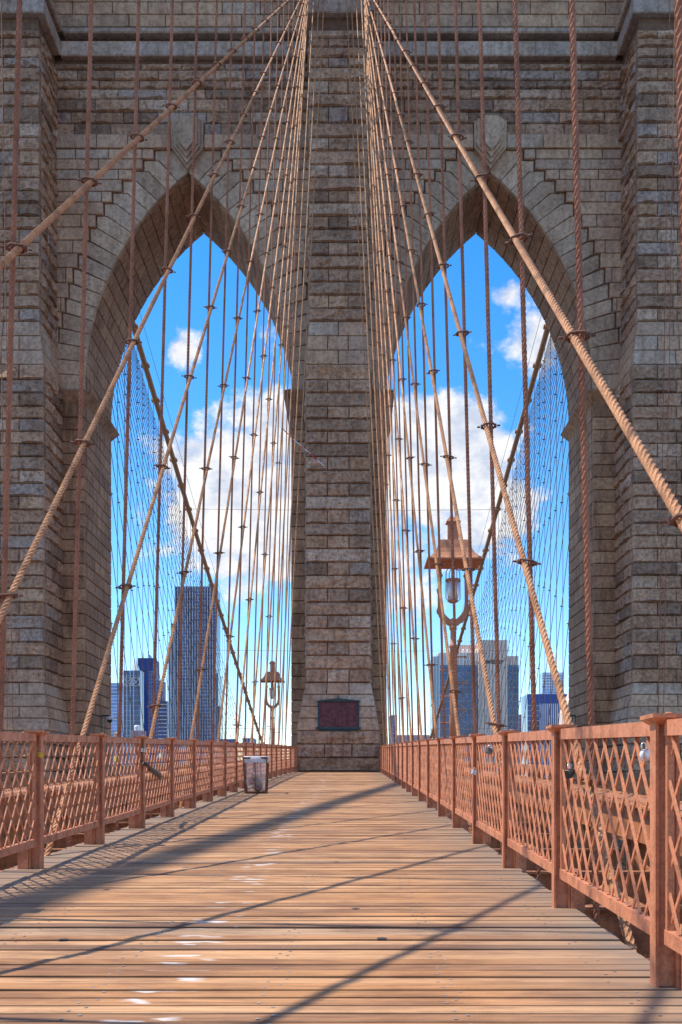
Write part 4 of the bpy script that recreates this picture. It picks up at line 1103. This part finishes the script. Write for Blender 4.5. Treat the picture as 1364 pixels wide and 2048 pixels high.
# pale blue banded block
e = bld('office_tower', 231, 1250, 'pale blue office block with level bands beside the tower jamb'); o, (x0, x1, zt) = body(e, 'walls', pale, 205, 246, 1366, 1250, 40)
facade(e, x0, x1, zt, 1250, 6, 4.2, .3, whitec, whitec, fw=.2, sw=.55, fins=False)
# glass tower with crossed bracing and a pointed crown
e = bld('braced_glass_tower', 264, 1120, 'teal glass tower with white crossed braces and pointed crown'); o, (x0, x1, zt) = body(e, 'walls', teal, 247, 281, 1341, 1120, 18)
facade(e, x0, x1, zt, 1120, 5, 5.5, .3, whitec, silver, fw=.35, sw=.18)
m = MB(); zt2 = P(0, 1356, 1120).z; zb2 = P(0, 1372, 1120).z; w3 = (x1 - x0) / 2
for k in range(2):
    xa2, xb2 = x0 + w3 * k + .6, x0 + w3 * (k + 1) - .6
    for p, q in (((xa2, zb2), (xb2, zt2)), ((xa2, zt2), (xb2, zb2)), ((xa2, zb2), (xb2, zb2)), ((xa2, zt2), (xb2, zt2)), ((xa2, zb2), (xa2, zt2)), ((xb2, zb2), (xb2, zt2))):
        bar(m, (p[0], 1119.0, p[1]), (q[0], 1119.0, q[1]), .35, .3)
grp(e, m, 'cross_brace', whitec)
a = P(262, 1341, 1120); c = P(276, 1341, 1120); tip = P(269, 1315, 1125)
m = MB().add([(a.x, 1122, a.z), (c.x, 1122, a.z), (c.x, 1134, a.z), (a.x, 1134, a.z), (tip.x, 1128, tip.z)], [(0, 1, 4), (1, 2, 4), (2, 3, 4), (3, 0, 4)]); grp(e, m, 'crown', whitec)
# navy slab
e = bld('navy_slab_tower', 290, 1180, 'plain dark navy slab tower behind the braced glass tower'); o, (x0, x1, zt) = body(e, 'walls', navyc, 276, 306, 1316, 1180, 40)
facade(e, x0, x1, zt, 1180, 14, 4.5, .2, navyc, fw=.25, band=False)
m = MB(); q = P(287, 1316, 1185); m.box(q.x - .3, q.x + .3, 1185, 1185.6, q.z, q.z + 6).box(q.x + 6, q.x + 9, 1185, 1190, q.z, q.z + 2.5); grp(e, m, 'roof_mast', whitec)
# stepped dark tower
e = bld('stepped_dark_tower', 315, 1080, 'dark blue stepped tower with pale floor edges left of the curved skyscraper')
o, (x0, x1, zt) = body(e, 'walls', navyc, 297, 312, 1342, 1080, 20); facade(e, x0, x1, zt, 1080, 5, 4, .2, silver, fw=.15, sw=.15)
o, (x0, x1, zt) = body(e, 'walls', navyc, 310, 325, 1361, 1076, 20); facade(e, x0, x1, zt, 1076, 5, 4, .2, silver, fw=.15, sw=.2)
o, (x0, x1, zt) = body(e, 'walls', dark, 316, 334, 1402, 1070, 20); facade(e, x0, x1, zt, 1070, 3, 4, .2, whitec, fw=.2, sw=.35, fins=False)
# curved silver skyscraper
e = bld('curved_silver_skyscraper', 390, 960, 'very tall rippled silver skyscraper with stepped shoulders, tallest on the skyline')
for a_, c_, tp, dd in ((351, 431, 1173, 0), (343, 353, 1247, 3), (338, 345, 1286, 5), (430, 436, 1346, 3), (433, 440, 1412, 5)):
    o, (x0, x1, zt) = body(e, 'tower_shaft' if dd == 0 else 'shoulder', navy if dd == 0 else teal, a_, c_, tp, 960 + dd, 36 - dd * 2)
    facade(e, x0, x1, zt, 960 + dd, max(2, round((x1 - x0) / 2.35)), 3.3, .2, silver, silver, fw=.36, sw=.30, depth=.4, wave=3.6 if dd == 0 else 1.6)
# low roofs
e = bld('water_tank_house', 231, 700, 'small roof house with a tan conical water tank'); o, (x0, x1, zt) = body(e, 'walls', brick_m, 223, 240, 1473, 700, 10)
q = P(232, 1463, 700); grp(e, MB().lathe([(2.2, -4), (2.2, -1.2), (2.5, -1.2), (.1, .3)], (q.x, 704, q.z), 12), 'tank', flat('tank_tan', (.42, .25, .14), .8))
e = bld('pink_brick_house', 274, 760, 'low pink brick block with a rounded roof bulkhead'); o, (x0, x1, zt) = body(e, 'walls', brick_m, 262, 285, 1461, 760, 14); q = P(271, 1451, 760)
grp(e, MB().lathe([(2.4, -5), (2.4, -.5), (1.6, .4), (.2, .8)], (q.x, 765, q.z), 10), 'bulkhead', whitec)
for px0, px1, tp, dd, mt, lb in ((440, 470, 1478, 820, navyc, 'low dark blue block beyond the curved skyscraper foot'), (486, 507, 1476, 640, navyc, 'small navy block above the railing by the bin'),
                                 (780, 794, 1430, 900, navyc, 'thin dark block close to the pier'), (793, 870, 1470, 1500, brick_m, 'low hazy row of roofs far down the river')):
    e = bld('city_block', (px0 + px1) / 2, dd, lb); o, (x0, x1, zt) = body(e, 'walls', mt, px0, px1, tp, dd, 20); facade(e, x0, x1, zt, dd, 5, 4, .2, lime, fw=.2, sw=.2)
# lettered office slab
e = bld('lettered_office_block', 950, 620, 'tall limestone and blue glass office block with dark lettering near its top')
d = 620
o, (x0, x1, zt) = body(e, 'wing', teal, 877, 962, 1330, d, 26)
facade(e, x0, x1, zt, d, 11, 4.3, .2, teal, silver, fw=.12, sw=.10, depth=.25)
m = MB()
for k in range(5):
    xk = P(867 + k * 3.0, 0, d).x; m.box(xk - .26, xk + .26, d - .5, d + 24, GZ, P(0, 1312 - k * 1.5, d).z)
grp(e, m, 'white_pier', whitec)
a, c = P(866, 1308, d), P(882, 1308, d); grp(e, MB().box(a.x, c.x + .3, d + .2, d + 25, GZ, a.z - 1.5), 'side_wall', navy)
m = MB(); a, c, q = P(877, 1305, d), P(962, 1330, d), P(0, 1330, d)
m.box(a.x, c.x, d + .2, d + 26.3, q.z + .02, a.z); grp(e, m, 'parapet', lime)
m = MB()
for k in range(13):
    xk = a.x + (c.x - a.x) * (k + .5) / 13; m.box(xk - .45, xk + .45, d - .3, d + .18, q.z - .1, a.z - .4)
grp(e, m, 'parapet_fin', whitec)
a, c = P(912, 1290, d + 8), P(962, 1306, d + 8); grp(e, MB().box(a.x, c.x, d + 8, d + 22, c.z - 3, a.z), 'plant_room', lime)
m = MB()
for k in range(9):
    xk = a.x + (c.x - a.x) * k / 8; m.box(xk - .06, xk + .06, d + 8, d + 8.1, a.z, a.z + 2.2)
m.box(a.x, c.x, d + 8, d + 8.08, a.z + 2.1, a.z + 2.2); grp(e, m, 'roof_rail', whitec)
for k in range(4):
    xk = P(928 + k * 9, 0, d).x; zz = P(0, 1304, d).z; grp(e, MB().lathe([(1.0, 0), (1.1, 1.2), (.7, 1.9), (.1, 2.1)], (xk, d + 3, zz), 10), 'roof_tank', whitec)
o, (x0, x1, zt) = body(e, 'lettered_slab', lime, 957, 1015, 1280, d - 3, 32)
m = MB()
for k in range(7):
    xk = x0 + (x1 - x0) * (k + .5) / 7; m.box(xk - .06, xk + .06, d - 3.06, d - 2.99, GZ, zt - 2)
grp(e, m, 'panel_joint', flat('joint_dark_grey', (.22, .19, .19), .9))  # dark grey strips along the joints between wall panels
m = MB()
for k in range(8):
    xk = x0 + (x1 - x0) * k / 7; m.box(xk - .06, xk + .06, d + 2, d + 2.1, zt, zt + 1.6)
grp(e, m, 'roof_post', whitec)
o, (x0, x1, zt) = body(e, 'wing', teal, 1015.5, 1037, 1330, d, 26); facade(e, x0, x1, zt, d, 3, 4.3, .2, teal, silver, fw=.12, sw=.12, depth=.25)
a, c, q = P(1015.5, 1312, d), P(1037, 1330, d), P(0, 1330, d); grp(e, MB().box(a.x, c.x, d + .2, d + 26.3, q.z + .02, a.z), 'parapet', lime)
# light braces behind the glass
m = MB()
for px0, px1 in ((915, 955), (1017, 1036)):
    for j in range(5):
        z0, z1 = P(0, 1350 + 28 * j, d).z, P(0, 1364 + 28 * j, d).z; z2 = P(0, 1378 + 28 * j, d).z; xa2, xb2 = P(px0, 0, d).x, P((px0 + px1) / 2, 0, d).x
        bar(m, (xa2, d - .2, z0), (xb2, d - .2, z1), .12, .1); bar(m, (xb2, d - .2, z1), (xa2, d - .2, z2), .12, .1)
grp(e, m, 'glass_brace', silver)
ink = flat('sign_ink', (.015, .012, .014), .5)
fc = bpy.data.curves.new('lettering', 'FONT'); fc.body = 'verizon'; fc.size = 5.4; fc.extrude = .12; fc.offset = .09; fc.space_character = .94
tmp = bpy.data.objects.new('lettering_tmp', fc); COL.objects.link(tmp); bpy.context.view_layer.update()
me = bpy.data.meshes.new_from_object(tmp.evaluated_get(bpy.context.evaluated_depsgraph_get())); bpy.data.objects.remove(tmp)
xsv = [v.co.x for v in me.vertices]; wx = max(xsv) - min(xsv); a, c = P(965.5, 1327, d - 3.2), P(1004, 1327, d - 3.2); k_ = (c.x - a.x) / wx
me.materials.clear(); me.materials.append(ink)
o = bpy.data.objects.new('lettering', me); link(o, e); o.matrix_parent_inverse = Matrix.Translation(e.location).inverted(); o.location = (a.x, d - 3.2, a.z); o.rotation_euler = (R(90), 0, 0); o.scale = (k_, k_, 1)
m = MB(); a2 = P(1004.5, 1320, d - 3.2); bar(m, a2, a2 + Vector((.45, 0, -1.3)), .1, .22); bar(m, a2 + Vector((.45, 0, -1.3)), a2 + Vector((1.5, 0, 1.2)), .1, .22); grp(e, m, 'red_tick', flat('tick_red', (.55, .02, .03), .5))
# blocks right of it
e = bld('low_purple_block', 1046, 900, 'slim purple brick block beside the lettered office block'); o, (x0, x1, zt) = body(e, 'walls', brick_m, 1038, 1054, 1429, 900, 15); facade(e, x0, x1, zt, 900, 4, 4, .2, navyc, fw=.4, sw=.3, fins=False)
q = P(1048, 1429, 900); grp(e, MB().box(q.x, q.x + 2, 903, 905, q.z, q.z + 2.5), 'roof_tank', whitec)
e = bld('gridded_blue_block', 1098, 840, 'dark blue office block with pale window grid and white glass penthouse'); d = 840
o, (x0, x1, zt) = body(e, 'walls', navy, 1055, 1142, 1388, d, 30)
zz = P(0, 1407, d).z; facade(e, P(1080, 0, d).x, x1, zz, d, 16, 3.6, .2, whitec, navyc, fw=.3, sw=.9, depth=.3); facade(e, x0, P(1079, 0, d).x, zz, d, 4, 4.2, .2, silver, silver, fw=.2, sw=.3, fins=False)
m = MB().box(x0 - .1, x1 + .1, d - .5, d - .05, zz + .1, zt - .05); grp(e, m, 'top_band', navyc)
o, (a_, c_, z_) = body(e, 'penthouse', pale, 1085, 1127, 1345, d + 6, 16, zt + .02)
m = MB()
for j in range(8):
    zj_ = zt + .3 + (z_ - zt) * j / 8; m.box(a_ - (.8 if j % 3 == 0 else .1), c_ + (.8 if j % 3 == 0 else .1), d + 5.3, d + 5.98, zj_, zj_ + .75)
grp(e, m, 'penthouse_slab', whitec)
m = MB()
for k in range(7): m.box(a_ + (c_ - a_) * k / 6 - .25, a_ + (c_ - a_) * k / 6 + .25, d + 5.5, d + 5.9, zt + .1, z_)
q = P(1110, 1345, d + 6); m.box(q.x, q.x + .3, d + 8, d + 8.3, z_, z_ + 4).box(q.x - 2, q.x + 1, d + 8, d + 10, z_, z_ + 1.3); grp(e, m, 'penthouse_frame', whitec)
e = bld('sloped_roof_block', 1138, 780, 'grey block with a steep slanting roof against the jamb'); d = 780
a, c, q = P(1128, 1424, d), P(1150, 1375, d), P(1128, 1480, d)
grp(e, MB().prism([(a.x, d, GZ), (c.x, d, GZ), (c.x, d, c.z), (a.x, d, a.z)], (0, 20, 0)), 'walls', lime)

for k, v in CNT.items(): print('stones', k, v)
